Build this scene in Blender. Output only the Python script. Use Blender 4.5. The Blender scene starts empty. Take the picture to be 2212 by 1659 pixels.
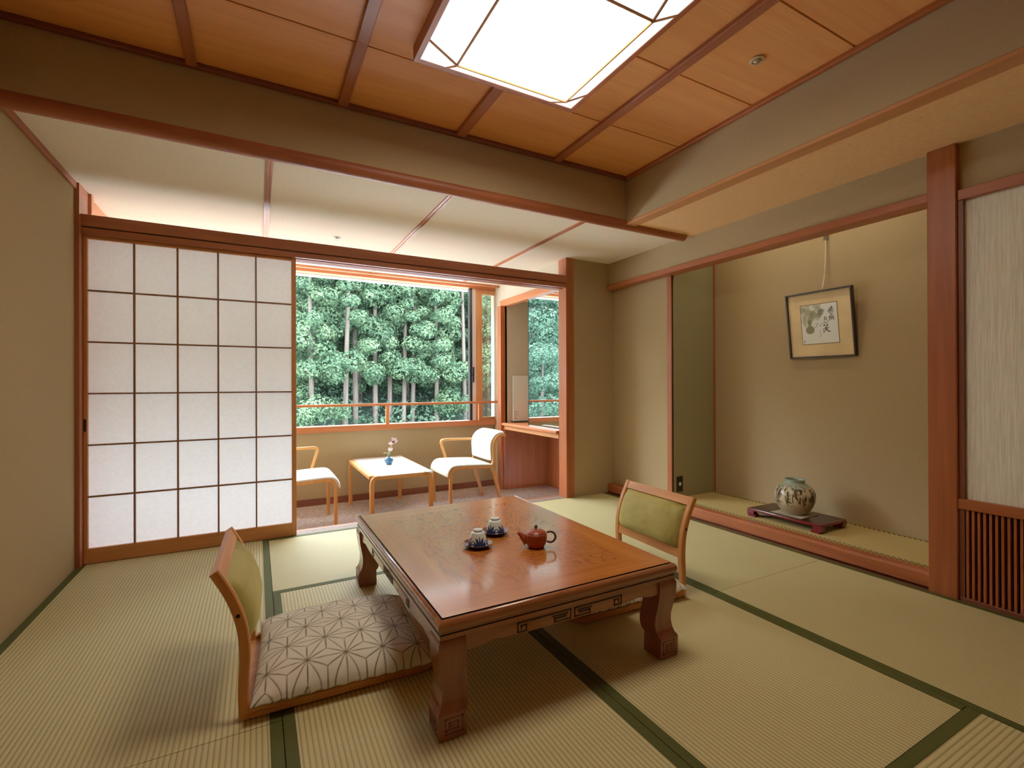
import bpy, bmesh, math, random
from mathutils import Vector, Matrix
random.seed(7)
C = bpy.context.scene.collection
PI = math.pi

# ------------------------------------------------------------------ helpers
def lin(c):
    def f(v):
        v /= 255.0
        return v / 12.92 if v <= 0.04045 else ((v + 0.055) / 1.055) ** 2.4
    return (f(c[0]), f(c[1]), f(c[2]), 1.0)

class MB:
    """collects shapes into one mesh"""
    def __init__(self):
        self.bm = bmesh.new()
    def _face(self, vs, mi=0):
        try:
            f = self.bm.faces.new(vs)
            f.material_index = mi
            return f
        except ValueError:
            return None
    def box(self, x0, x1, y0, y1, z0, z1, bev=0.0, mi=0, seg=1):
        if x0 > x1: x0, x1 = x1, x0
        if y0 > y1: y0, y1 = y1, y0
        if z0 > z1: z0, z1 = z1, z0
        v = [self.bm.verts.new((x, y, z)) for x in (x0, x1) for y in (y0, y1) for z in (z0, z1)]
        fs = [self._face([v[i] for i in q], mi) for q in
              ((0, 1, 3, 2), (4, 6, 7, 5), (0, 4, 5, 1), (2, 3, 7, 6), (0, 2, 6, 4), (1, 5, 7, 3))]
        if bev > 0:
            es = list({e for f in fs for e in f.edges})
            r = bmesh.ops.bevel(self.bm, geom=es, offset=bev, segments=seg, profile=0.5, affect='EDGES')
            for f in r['faces']: f.material_index = mi
        return self
    def prism(self, pts, axis, a0, a1, mi=0, bev=0.0):
        """pts 2D polygon; axis 'x': pts are (y,z); 'y': (x,z); 'z': (x,y)"""
        def P(p, a):
            return {'x': (a, p[0], p[1]), 'y': (p[0], a, p[1]), 'z': (p[0], p[1], a)}[axis]
        A = [self.bm.verts.new(P(p, a0)) for p in pts]
        B = [self.bm.verts.new(P(p, a1)) for p in pts]
        n = len(pts)
        fs = [self._face(A[::-1], mi), self._face(B, mi)]
        for i in range(n):
            fs.append(self._face([A[i], A[(i + 1) % n], B[(i + 1) % n], B[i]], mi))
        if bev > 0:
            es = list({e for f in fs[:2] if f for e in f.edges})
            bmesh.ops.bevel(self.bm, geom=es, offset=bev, segments=1, profile=0.5, affect='EDGES')
        return self
    def loft(self, rings, closed=True, cap0=True, cap1=True, mis=None):
        R = [[self.bm.verts.new(p) for p in ring] for ring in rings]
        n = len(R[0])
        for k in range(len(R) - 1):
            mi = mis[k] if mis else 0
            for i in range(n if closed else n - 1):
                j = (i + 1) % n
                self._face([R[k][i], R[k][j], R[k + 1][j], R[k + 1][i]], mi)
        if cap0: self._face(R[0][::-1], mis[0] if mis else 0)
        if cap1: self._face(R[-1], mis[-1] if mis else 0)
        return self
    def lathe(self, prof, c=(0, 0, 0), n=32, mi=0, fn=None, cap0=True, cap1=True):
        rings = []
        for (r, z) in prof:
            rings.append([(c[0] + r * math.cos(2 * PI * i / n), c[1] + r * math.sin(2 * PI * i / n), c[2] + z) for i in range(n)])
        R = [[self.bm.verts.new(p) for p in ring] for ring in rings]
        for k in range(len(R) - 1):
            for i in range(n):
                j = (i + 1) % n
                m = mi
                if fn:
                    zz = (prof[k][1] + prof[k + 1][1]) / 2
                    m = fn(2 * PI * (i + .5) / n, zz)
                self._face([R[k][i], R[k][j], R[k + 1][j], R[k + 1][i]], m)
        if cap0: self._face(R[0][::-1], mi)
        if cap1: self._face(R[-1], mi)
        return self
    def tube(self, path, r, n=10, mi=0, closed=False, cap=True):
        P = [Vector(p) for p in path]
        rr = r if isinstance(r, (list, tuple)) else [r] * len(P)
        rings = []
        prev = None
        for i, p in enumerate(P):
            if closed:
                t = (P[(i + 1) % len(P)] - P[i - 1]).normalized()
            else:
                t = (P[min(i + 1, len(P) - 1)] - P[max(i - 1, 0)]).normalized()
            if prev is None:
                a = Vector((0, 0, 1)) if abs(t.z) < .9 else Vector((1, 0, 0))
                u = t.cross(a).normalized()
            else:
                u = (prev - t * prev.dot(t)).normalized()
            prev = u
            w = t.cross(u)
            rings.append([tuple(p + (u * math.cos(2 * PI * k / n) + w * math.sin(2 * PI * k / n)) * rr[i]) for k in range(n)])
        if closed: rings.append(rings[0])
        self.loft(rings, cap0=cap and not closed, cap1=cap and not closed, mis=[mi] * len(rings))
        return self
    def sweep(self, path, side, w, t, mi=0, bev=0.0):
        """rectangular strip along path; 'side' = constant width direction (size w), thickness t (number or list) across"""
        P = [Vector(p) for p in path]
        s = Vector(side).normalized()
        tt = t if isinstance(t, (list, tuple)) else [t] * len(P)
        rings = []
        for i, p in enumerate(P):
            d = (P[min(i + 1, len(P) - 1)] - P[max(i - 1, 0)]).normalized()
            nrm = d.cross(s).normalized()
            h = tt[i] / 2; b = min(bev, h * .9)
            q = [(-w / 2 + b, -h), (w / 2 - b, -h), (w / 2, -h + b), (w / 2, h - b), (w / 2 - b, h), (-w / 2 + b, h), (-w / 2, h - b), (-w / 2, -h + b)] if bev > 0 else \
                [(-w / 2, -h), (w / 2, -h), (w / 2, h), (-w / 2, h)]
            rings.append([tuple(p + s * a + nrm * c) for a, c in q])
        self.loft(rings, mis=[mi] * len(rings))
        return self
    def build(self, name, mats, parent=None, smooth=None):
        me = bpy.data.meshes.new(name)
        bmesh.ops.recalc_face_normals(self.bm, faces=self.bm.faces[:])
        self.bm.to_mesh(me); self.bm.free()
        o = bpy.data.objects.new(name, me)
        for m in (mats if isinstance(mats, (list, tuple)) else [mats]): me.materials.append(m)
        C.objects.link(o)
        if parent is not None:
            off = Vector((0, 0, 0)); p = parent
            while p is not None:
                off += p.location; p = p.parent
            me.transform(Matrix.Translation(-off))
            o.parent = parent
        if smooth is not None:
            for p in me.polygons: p.use_smooth = True
            me.set_sharp_from_angle(angle=math.radians(smooth))
        return o

def raw(name, verts, faces, mats, parent=None, smooth=False, midx=None):
    me = bpy.data.meshes.new(name)
    me.from_pydata(verts, [], faces); me.update()
    o = bpy.data.objects.new(name, me)
    for m in (mats if isinstance(mats, (list, tuple)) else [mats]): me.materials.append(m)
    if midx: me.polygons.foreach_set('material_index', midx)
    C.objects.link(o)
    if parent is not None:
        off = Vector((0, 0, 0)); p = parent
        while p is not None:
            off += p.location; p = p.parent
        me.transform(Matrix.Translation(-off))
        o.parent = parent
    if smooth:
        for p in me.polygons: p.use_smooth = True
    return o

def thing(name, label, cat, loc=(0, 0, 0), group=None):
    o = bpy.data.objects.new(name, None); C.objects.link(o)
    o.empty_display_size = .05
    o.location = loc; o['label'] = label; o['category'] = cat
    if group: o['group'] = group
    return o

def tag(o, label, cat, group=None):
    o['label'] = label; o['category'] = cat
    if group: o['group'] = group
    return o

def struct(o, label, cat):
    o['kind'] = 'structure'; o['label'] = label; o['category'] = cat
    return o

def copy_tree(o, parent=None):
    c = o.copy(); C.objects.link(c); c.parent = parent
    for ch in list(o.children): copy_tree(ch, c)
    return c

def smoothpath(pts, n=8):
    """Catmull-Rom through pts"""
    P = [Vector(p) for p in pts]; out = []
    for i in range(len(P) - 1):
        p0 = P[max(i - 1, 0)]; p1 = P[i]; p2 = P[i + 1]; p3 = P[min(i + 2, len(P) - 1)]
        for k in range(n):
            t = k / n
            out.append(.5 * ((2 * p1) + (p2 - p0) * t + (2 * p0 - 5 * p1 + 4 * p2 - p3) * t * t + (3 * p1 - p0 - 3 * p2 + p3) * t ** 3))
    out.append(P[-1])
    return [tuple(p) for p in out]

# ------------------------------------------------------------------ materials
class NT:
    def __init__(self, name):
        self.m = bpy.data.materials.new(name); self.m.use_nodes = True
        self.t = self.m.node_tree; self.n = self.t.nodes; self.l = self.t.links
        self.b = self.n['Principled BSDF']
    def new(self, ty, **kw):
        nd = self.n.new(ty)
        for k, v in kw.items(): setattr(nd, k, v)
        return nd
    def link(self, a, b): self.l.new(a, b)
    def coord(self, scale=(1, 1, 1), rot=(0, 0, 0), kind='Object'):
        tc = self.new('ShaderNodeTexCoord'); mp = self.new('ShaderNodeMapping')
        mp.inputs['Scale'].default_value = scale; mp.inputs['Rotation'].default_value = rot
        self.link(tc.outputs[kind], mp.inputs['Vector'])
        return mp.outputs['Vector']
    def noise(self, vec, scale=5, detail=3, rough=.5, dist=0):
        nd = self.new('ShaderNodeTexNoise')
        nd.inputs['Scale'].default_value = scale; nd.inputs['Detail'].default_value = detail
        nd.inputs['Roughness'].default_value = rough; nd.inputs['Distortion'].default_value = dist
        self.link(vec, nd.inputs['Vector'])
        return nd.outputs['Fac']
    def ramp(self, fac, stops):
        r = self.new('ShaderNodeValToRGB')
        e = r.color_ramp.elements
        while len(e) < len(stops): e.new(.5)
        for i, (p, c) in enumerate(stops):
            e[i].position = p; e[i].color = c
        self.link(fac, r.inputs['Fac'])
        return r.outputs['Color']
    def mix(self, fac, a, b, mode='MIX'):
        x = self.new('ShaderNodeMix', data_type='RGBA', blend_type=mode)
        for sock, v in ((x.inputs[0], fac), (x.inputs[6], a), (x.inputs[7], b)):
            if isinstance(v, (int, float)): sock.default_value = v
            elif isinstance(v, tuple): sock.default_value = v
            else: self.link(v, sock)
        return x.outputs[2]
    def math(self, op, a, b=None, c=None):
        x = self.new('ShaderNodeMath', operation=op)
        for i, v in enumerate((a, b, c)):
            if v is None: continue
            if isinstance(v, (int, float)): x.inputs[i].default_value = v
            else: self.link(v, x.inputs[i])
        return x.outputs[0]
    def bump(self, h, strength=.2, dist=.002):
        b = self.new('ShaderNodeBump'); b.inputs['Strength'].default_value = strength
        b.inputs['Distance'].default_value = dist
        self.link(h, b.inputs['Height']); self.link(b.outputs['Normal'], self.b.inputs['Normal'])
    def base(self, c):
        if isinstance(c, tuple): self.b.inputs['Base Color'].default_value = c
        else: self.link(c, self.b.inputs['Base Color'])
    def set(self, **kw):
        for k, v in kw.items():
            k = {'rough': 'Roughness', 'spec': 'Specular IOR Level', 'coat': 'Coat Weight', 'coat_rough': 'Coat Roughness', 'metal': 'Metallic',
                 'sheen': 'Sheen Weight', 'trans': 'Transmission Weight', 'ior': 'IOR', 'sss': 'Subsurface Weight', 'emit': 'Emission Strength'}[k]
            self.b.inputs[k].default_value = v
        return self

def plain(name, rgb, rough=.5, var=.06, nscale=30, **kw):
    t = NT(name)
    c = lin(rgb)
    f = t.noise(t.coord(), nscale, 3)
    d = tuple(max(0, v * (1 - var * 2)) for v in c[:3]) + (1,)
    u = tuple(min(1, v * (1 + var * 2)) for v in c[:3]) + (1,)
    t.base(t.ramp(f, [(.3, d), (.7, u)]))
    t.set(rough=rough, **kw)
    return t.m

def wood(name, light, dark, axis='x', rough=.4, fine=1.0, coat=0.0, contrast=1.0, scale=1.0, spec=.4):
    t = NT(name)
    a = 'xyz'.index(axis)
    s1 = [9 * scale] * 3; s1[a] = .55 * scale
    s2 = [90 * scale * fine] * 3; s2[a] = 1.6 * scale
    n1 = t.noise(t.coord(tuple(s1)), 2.2, 4, .55, .6)
    n2 = t.noise(t.coord(tuple(s2)), 2.0, 2, .5, .2)
    L, D = lin(light), lin(dark)
    c1 = t.ramp(n1, [(.5 - .22 / contrast, D), (.5 + .22 / contrast, L)])
    k = tuple(v * .72 for v in L[:3]) + (1,)
    c2 = t.mix(t.math('MULTIPLY', t.ramp(n2, [(.42, (0, 0, 0, 1)), (.68, (1, 1, 1, 1))]), .38), c1, k)
    t.base(c2)
    t.set(rough=rough, coat=coat, spec=spec)
    if coat: t.set(coat_rough=.12)
    t.bump(n2, .06, .001)
    return t.m

def wallpaper(name, rgb, var=.10, vert=True):
    t = NT(name)
    c = lin(rgb)
    a = t.noise(t.coord((1, 1, 1)), 420, 2, .6)
    h = t.noise(t.coord((60, 60, 900)), 1.0, 2, .5)
    big = t.noise(t.coord(), 1.2, 2)
    f = t.math('ADD', t.math('MULTIPLY', a, .5), t.math('MULTIPLY', h, .5))
    d = tuple(v * (1 - var) for v in c[:3]) + (1,)
    u = tuple(min(1, v * (1 + var)) for v in c[:3]) + (1,)
    col = t.ramp(f, [(.38, d), (.62, u)])
    t.base(t.mix(t.math('MULTIPLY', big, .12), col, d))
    t.set(rough=.9, spec=.15)
    t.bump(f, .12, .001)
    return t.m

M = {}
M['wall'] = wallpaper('wall_fabric_paper', (172, 150, 112))
M['wall_left'] = wallpaper('wall_fabric_paper_left', (170, 148, 110))
M['wall_green'] = wallpaper('alcove_green_paper', (152, 146, 110))
M['wall_light'] = wallpaper('veranda_pale_paper', (212, 200, 178))
M['cream'] = wallpaper('cream_ceiling_paper', (246, 236, 216), .04)
M['soffit'] = wallpaper('soffit_gold_paper', (246, 200, 146), .07)
M['white_out'] = plain('eave_white', (238, 238, 236), .8)

# white striated panel
t = NT('striated_panel_paper')
f = t.noise(t.coord((300, 300, 7)), 1.0, 3, .6, .3)
t.base(t.ramp(f, [(.35, lin((214, 212, 198))), (.62, lin((246, 244, 234)))]))
t.set(rough=.85, spec=.2); t.bump(f, .3, .002)
M['striated'] = t.m

WL, WD = (176, 98, 54), (144, 74, 40)           # reddish trim
for ax in 'xyz':
    M['trim_' + ax] = wood('trim_wood_' + ax, WL, WD, ax, .42)
    M['beam_' + ax] = wood('beam_wood_' + ax, (176, 102, 66), (142, 76, 48), ax, .45)
    M['dark_' + ax] = wood('dark_wood_' + ax, (134, 76, 54), (104, 54, 38), ax, .45)
    M['hinoki_' + ax] = wood('hinoki_wood_' + ax, (206, 142, 88), (182, 116, 66), ax, .45)
    M['beech_' + ax] = wood('beech_wood_' + ax, (222, 160, 92), (200, 134, 70), ax, .38, spec=.35)
    M['chairwood_' + ax] = wood('chair_wood_' + ax, (220, 154, 90), (196, 122, 62), ax, .38)
    M['orange_' + ax] = wood('orange_trim_' + ax, (200, 122, 72), (172, 96, 54), ax, .42)
M['ceiling_board'] = wood('ceiling_cedar_board', (242, 170, 104), (224, 142, 78), 'x', .42, 1.0, 0, .75, .8)
M['lattice'] = wood('lattice_wood', (150, 104, 62), (126, 82, 46), 'z', .5)
M['ceiling_gap'] = plain('ceiling_gap_dark', (38, 20, 14), .8)
M['table_x'] = wood('table_elm_x', (176, 108, 62), (134, 74, 40), 'x', .22, 1, .8)
M['table_y'] = wood('table_elm_y', (176, 108, 62), (134, 74, 40), 'y', .22, 1, .8)
M['table_z'] = wood('table_elm_z', (158, 92, 62), (116, 62, 42), 'z', .25, 1, .6)
M['table_groove'] = plain('table_groove', (48, 22, 12), .6)
for ax in 'xy':
    M['top_' + ax] = wood('table_top_border_' + ax, (196, 116, 44), (160, 84, 28), ax, .24, 1, .4)
    M['top_' + ax].node_tree.nodes['Principled BSDF'].inputs['Coat Roughness'].default_value = .1

# figured centre of the table top
t = NT('table_figured_panel')
v = t.coord((1.0, .62, 1))
warp = t.noise(v, 2.6, 4, .55, .5)
rings = t.math('FRACT', t.math('MULTIPLY', warp, 26.0))
ln = t.math('ABSOLUTE', t.math('SUBTRACT', rings, .5))
fine = t.noise(t.coord((6, 140, 1)), 2, 2)
c = t.ramp(ln, [(.02, lin((140, 76, 30))), (.14, lin((172, 98, 40))), (.5, lin((184, 110, 46)))])
t.base(t.mix(t.math('MULTIPLY', fine, .35), c, lin((150, 78, 28))))
t.set(rough=.24, coat=.4, coat_rough=.08, spec=.4); t.bump(ln, .015, .0005)
M['top_burl'] = t.m

def tatami(name, axis, base=(200, 190, 138), dark=(154, 138, 90)):
    t = NT(name)
    tc = t.new('ShaderNodeTexCoord'); sp = t.new('ShaderNodeSeparateXYZ')
    t.link(tc.outputs['Object'], sp.inputs[0])
    across = sp.outputs['X' if axis == 'y' else 'Y']
    s = t.math('SINE', t.math('MULTIPLY', across, 2 * PI / .0145))
    s = t.math('MULTIPLY_ADD', s, .5, .5)
    along = (700, 25, 1) if axis == 'x' else (25, 700, 1)
    weft = t.noise(t.coord(along), 1.0, 2, .6)
    big = t.noise(t.coord((1, 1, 1)), 2.4, 3)
    c = t.ramp(s, [(.0, lin(dark)), (.32, lin(base)), (1, lin(tuple(min(255, q + 8) for q in base)))])
    c = t.mix(t.math('MULTIPLY', t.ramp(weft, [(.4, (0, 0, 0, 1)), (.65, (1, 1, 1, 1))]), .30), c, lin(tuple(q * .8 for q in base)))
    c = t.mix(t.math('MULTIPLY', big, .25), c, lin((178, 160, 104)))
    t.base(c); t.set(rough=.62, spec=.35)
    t.bump(t.math('ADD', s, t.math('MULTIPLY', weft, .35)), .34, .0014)
    return t.m
M['tatami_y'] = tatami('tatami_rush_lengthwise', 'y')
M['tatami_x'] = tatami('tatami_rush_crosswise', 'x')
M['goza'] = tatami('alcove_mat_rush', 'y', (198, 176, 112), (176, 152, 92))
t = NT('tatami_border_green')
w = t.noise(t.coord((1, 1, 1)), 700, 2)
t.base(t.ramp(w, [(.35, lin((58, 62, 26))), (.65, lin((96, 98, 48)))])); t.set(rough=.75, spec=.2)
M['heri'] = t.m
t = NT('alcove_mat_border')
w = t.new('ShaderNodeTexChecker'); w.inputs['Scale'].default_value = 75
t.link(t.coord(), w.inputs['Vector'])
w.inputs['Color1'].default_value = lin((196, 176, 96)); w.inputs['Color2'].default_value = lin((58, 44, 22))
t.base(w.outputs['Color']); t.set(rough=.8)
M['goza_edge'] = t.m

t = NT('shoji_paper')
f = t.noise(t.coord(), 60, 4, .65)
t.base(t.ramp(f, [(.3, lin((222, 214, 204))), (.7, lin((236, 228, 218)))])); t.set(rough=.9, spec=.1)
tr = t.new('ShaderNodeBsdfTranslucent'); tr.inputs['Color'].default_value = lin((226, 224, 224))
mx = t.new('ShaderNodeMixShader'); mx.inputs[0].default_value = .38
t.link(t.b.outputs[0], mx.inputs[1]); t.link(tr.outputs[0], mx.inputs[2])
t.link(mx.outputs[0], t.n['Material Output'].inputs['Surface'])
M['paper'] = t.m

def emitter(name, rgb, s):
    t = NT(name)
    t.base(lin((245, 245, 240))); t.set(rough=.4)
    t.b.inputs['Emission Color'].default_value = rgb
    t.b.inputs['Emission Strength'].default_value = s
    return t.m
LAMP = (1.0, .86, .68, 1)
M['lamp_centre'] = emitter('lamp_acrylic_centre', LAMP, 17)
M['lamp_side'] = emitter('lamp_acrylic_side', (.90, .96, 1.0, 1), 1.0)

t = NT('window_glass')
g = t.new('ShaderNodeBsdfGlossy'); g.inputs['Roughness'].default_value = .02
tp = t.new('ShaderNodeBsdfTransparent'); tp.inputs['Color'].default_value = (.92, .92, .88, 1)
fr = t.new('ShaderNodeFresnel'); fr.inputs['IOR'].default_value = 1.5
mx = t.new('ShaderNodeMixShader'); t.link(t.math('MULTIPLY_ADD', fr.outputs[0], 1.2, .08), mx.inputs[0])
t.link(tp.outputs[0], mx.inputs[1]); t.link(g.outputs[0], mx.inputs[2]); t.link(mx.outputs[0], t.n['Material Output'].inputs['Surface'])
M['glass'] = t.m
M['mirror'] = plain('mirror_silver', (225, 232, 230), .01, 0, metal=1.0)
M['track'] = plain('track_pale', (176, 156, 142), .5, .03)
M['black'] = plain('black_plastic', (22, 20, 20), .4)
M['alu'] = plain('dark_aluminium', (46, 42, 44), .35, .03)
M['white_vinyl'] = plain('white_frame', (226, 222, 220), .5, .02)
M['white_board'] = plain('white_board', (250, 252, 252), .4, .01)
M['chrome'] = plain('chrome', (190, 186, 176), .18, .02, metal=1.0)
M['sensor'] = plain('sensor_cream', (214, 190, 150), .5, .02)
M['white_plastic'] = plain('white_plastic', (228, 224, 214), .5, .02)
M['velvet'] = None
t = NT('olive_velvet')
f = t.noise(t.coord((1, .6, 1)), 11, 5, .7, .25)
f2 = t.noise(t.coord((1, .3, 1)), 60, 3, .6)
c = t.ramp(f, [(.30, lin((126, 112, 44))), (.42, lin((166, 154, 84))), (.72, lin((186, 174, 106)))])
t.base(t.mix(t.math('MULTIPLY', f2, .25), c, lin((134, 126, 56))))
t.set(rough=.55, sheen=.8, spec=.2); t.bump(f2, .2, .002)
t.b.inputs['Sheen Tint'].default_value = lin((214, 206, 130))
M['velvet'] = t.m
t = NT('white_upholstery')
f = t.noise(t.coord(), 500, 2)
t.base(t.ramp(f, [(.3, lin((214, 214, 196))), (.7, lin((236, 236, 220)))])); t.set(rough=.9, spec=.1)
M['fabric'] = t.m
M['table_white'] = plain('white_laminate', (236, 238, 238), .3, .01)
t = NT('veranda_carpet')
f = t.noise(t.coord((30, 140, 1)), 1.0, 4, .75)
g2 = t.noise(t.coord(), 90, 3, .7)
c = t.ramp(f, [(.38, lin((104, 80, 68))), (.58, lin((198, 174, 160)))])
t.base(t.mix(t.math('MULTIPLY', g2, .5), c, lin((150, 124, 108)))); t.set(rough=.95, spec=.1); t.bump(f, .4, .003)
M['carpet'] = t.m

# vertex-painted materials
def painted(name, stops, rough=.8, bump=False, **kw):
    t = NT(name)
    a = t.new('ShaderNodeVertexColor'); a.layer_name = 'paint'
    n = t.noise(t.coord(), 900, 2)
    fac = t.new('ShaderNodeSeparateColor'); t.link(a.outputs['Color'], fac.inputs[0])
    col = t.ramp(fac.outputs[0], stops)
    t.base(t.mix(t.math('MULTIPLY', n, .18), col, (.35, .32, .26, 1)))
    t.set(rough=rough, **kw)
    if bump: t.bump(t.math('ADD', t.math('MULTIPLY', fac.outputs[0], -1.0), t.math('MULTIPLY', n, .5)), .25, .002)
    return t.m
M['asanoha'] = painted('hemp_leaf_fabric', [(0, lin((224, 218, 202))), (.55, lin((214, 206, 188))), (1, lin((108, 90, 64)))], .85, True, sheen=.2)
t = NT('ink_painting')
a = t.new('ShaderNodeVertexColor'); a.layer_name = 'paint'
t.link(a.outputs['Color'], t.b.inputs['Base Color']); t.set(rough=.7)
M['ink'] = t.m
M['mount'] = plain('gold_silk_mount', (232, 206, 156), .7, .05, 6)
M['frame_dark'] = wood('picture_frame_dark', (58, 34, 24), (34, 18, 14), 'y', .35)
M['cord'] = plain('white_cord', (214, 206, 190), .7)
M['lacquer'] = plain('red_lacquer', (112, 14, 30), .18, .04, coat=.5)
M['lacquer_top'] = wood('brown_lacquer_top', (62, 28, 24), (44, 18, 18), 'y', .25)
M['cloth'] = plain('pale_cloth', (186, 176, 148), .9)

t = NT('jar_glaze')
v = t.coord((1, 1, .42))
n1 = t.noise(v, 44, 4, .7, .5); n2 = t.noise(t.coord((1, 1, .25)), 38, 3, .6, .4)
sp = t.new('ShaderNodeSeparateXYZ'); tc = t.new('ShaderNodeTexCoord'); t.link(tc.outputs['Object'], sp.inputs[0])
zc = sp.outputs['Z']
body = t.ramp(n1, [(.40, lin((40, 30, 18))), (.47, lin((96, 78, 46))), (.53, lin((206, 192, 160)))])
low = t.math('SMOOTH_MIN', 1.0, t.math('MAXIMUM', 0.0, t.math('DIVIDE', t.math('SUBTRACT', .075, zc), .03)), .1)
c = t.mix(t.math('MINIMUM', 1.0, t.math('MAXIMUM', 0.0, t.math('MULTIPLY', t.math('SUBTRACT', .085, zc), 30))), body, lin((186, 170, 138)))
up = t.math('MINIMUM', 1.0, t.math('MAXIMUM', 0.0, t.math('MULTIPLY', t.math('SUBTRACT', t.math('MULTIPLY_ADD', n2, .05, zc), .196), 40)))
c = t.mix(up, c, lin((150, 164, 146)))
t.base(c); t.set(rough=.32, coat=.2)
M['jar'] = t.m
M['teapot'] = plain('red_clay', (150, 62, 34), .32, .05, 40)
M['teapot_dark'] = plain('dark_clay', (72, 36, 24), .4)
M['porcelain'] = plain('celadon_porcelain', (222, 236, 234), .2, .02, 30, coat=.4)
M['cobalt'] = plain('cobalt_glaze', (28, 52, 112), .22, .15, 60, coat=.4)
M['dark_line'] = plain('dark_glaze_line', (42, 48, 50), .3)
M['saucer'] = wood('saucer_wood', (128, 72, 44), (84, 42, 26), 'x', .35)
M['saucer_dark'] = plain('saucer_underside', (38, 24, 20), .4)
M['vase'] = plain('blue_glaze', (44, 104, 138), .18, .25, 45, coat=.5)
M['petal'] = plain('pale_pink_petal', (232, 206, 206), .6)
M['petal_dark'] = plain('dark_flower_centre', (58, 48, 40), .7)
M['stem'] = plain('pale_stem', (214, 206, 170), .6)
M['leafgreen'] = plain('leaf_green', (130, 140, 90), .6)

def foliage(name, dark, mid, light):
    t = NT(name)
    oi = t.new('ShaderNodeObjectInfo')
    n = t.noise(t.coord(), 1.1, 3, .6); n2 = t.noise(t.coord(), 9, 2, .6)
    f = t.math('ADD', t.math('MULTIPLY', n, .55), t.math('MULTIPLY', n2, .45))
    c = t.ramp(f, [(.34, lin(dark)), (.5, lin(mid)), (.64, lin(light))])
    c = t.mix(t.math('MULTIPLY', oi.outputs['Random'], .45), c, lin(tuple(q * .82 for q in mid)))
    t.base(c); t.set(rough=.75, spec=.2)
    tr = t.new('ShaderNodeBsdfTranslucent'); t.link(c, tr.inputs['Color'])
    mx = t.new('ShaderNodeMixShader'); mx.inputs[0].default_value = .3
    t.link(t.b.outputs[0], mx.inputs[1]); t.link(tr.outputs[0], mx.inputs[2]); t.link(mx.outputs[0], t.n['Material Output'].inputs['Surface'])
    return t.m
M['cedar'] = foliage('cedar_foliage', (26, 46, 34), (56, 80, 56), (96, 116, 82))
M['broad'] = foliage('broadleaf_foliage', (28, 50, 40), (58, 84, 68), (96, 120, 98))
M['under'] = foliage('undergrowth_foliage', (28, 48, 36), (52, 76, 58), (86, 108, 84))
M['bark'] = wood('cedar_bark', (84, 76, 68), (54, 44, 38), 'z', .9)
t = NT('hillside_ground')
f = t.noise(t.coord(), 1.5, 5, .7)
t.base(t.ramp(f, [(.3, lin((12, 24, 18))), (.7, lin((30, 46, 34)))])); t.set(rough=1)
M['hill'] = t.m
M['concrete'] = plain('plaster_exterior', (190, 180, 166), .9)

# ------------------------------------------------------------------ the setting
XL, XR = -.88, 2.89            # room side walls
YW = 3.46                      # line of the sliding screens
YN = -1.15                     # wall behind the viewer
ZC, ZL = 2.42, 2.12            # main ceiling / lower ceiling
CY, CX = 2.515, 2.25           # edges of the raised ceiling
VY, VZ = 4.92, -.15            # veranda window wall / veranda floor

def sbox(name, b, mat, label, cat, bev=0):
    return struct(MB().box(*b, bev=bev).build(name, mat), label, cat)

# floors
sbox('floor', (XL - .1, 3.6, YN - .1, 3.60, -.10, -.03), M['dark_x'], 'dark wooden floor base under the straw mats', 'floor')
sbox('floor_veranda', (XL - .1, 3.1, 3.62, 5.0, -.25, VZ), M['carpet'], 'grey brown carpet floor of the window veranda', 'floor')
sbox('trim_threshold_step', (XL, 2.40, 3.585, 3.62, -.25, -.004), M['trim_x'], 'wooden step edge between straw mats and veranda carpet', 'step')

# left wall
sbox('wall_left', (XL - .12, XL, YN, 3.44, -.03, 2.6), M['wall_left'], 'plain beige fabric-papered wall beside the paper screen', 'wall')
sbox('wall_veranda_left', (XL - .12, XL - .005, 3.44, 5.0, -.2, 2.6), M['wall_light'], 'pale wall of the veranda above the screen rail', 'wall')
sbox('wall_behind', (XL - .12, 3.6, YN - .12, YN, -.1, 2.6), M['wall'], 'beige papered wall behind the viewer', 'wall')
sbox('trim_1', (XL, XL + .012, YN, 3.43, 2.085, ZL), M['beam_y'], 'thin dark wooden moulding where wall meets the low ceiling', 'moulding')
sbox('trim_2', (XL, XL + .022, 3.43, 3.60, -.01, ZL), M['beam_z'], 'narrow dark wooden jamb at the screen side of the plain wall', 'jamb')
sbox('trim_3', (XL - .004, XL + .035, 3.60, 3.64, VZ, ZL), M['orange_z'], 'orange wooden post of the veranda above the screen rail', 'post')
sbox('trim_4', (XL - .004, XL + .012, 3.64, VY, 2.06, ZL), M['orange_y'], 'orange wooden cornice strip on the pale veranda wall', 'moulding')

# ceilings
mb = MB()
seams_y = [3.0, 2.515, 2.035, 1.555, 1.078, .60, .12, -.36, -.84, -1.3]
mb.box(XL - .1, 2.35, YN - .1, CY + .05, ZC + .012, ZC + .05, mi=1)
for i in range(1, len(seams_y) - 1):
    mb.box(XL - .02, CX + .02, max(seams_y[i + 1] + .004, YN - .05), seams_y[i] - .004, ZC, ZC + .012, mi=0)
struct(mb.build('ceiling', [M['ceiling_board'], M['ceiling_gap']]), 'raised ceiling of orange brown cedar boards with dark seams', 'ceiling')
for k, (x0, x1, y0, y1) in enumerate([(-.268, -.226, YN, CY - .02), (.36, .408, YN, CY - .02), (.988, 1.042, 1.96, CY - .02), (1.64, 1.69, YN, CY - .02)]):
    sbox('trim_batten_%d' % (k + 1), (x0, x1, y0, y1, ZC - .022, ZC), M['beam_y'], ['reddish ceiling batten nearest the plain wall', 'reddish ceiling batten between wall and lamp', 'short reddish ceiling batten running from the lamp to the window side', 'reddish ceiling batten between lamp and smoke sensor'][k], 'batten', .003)
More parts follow.
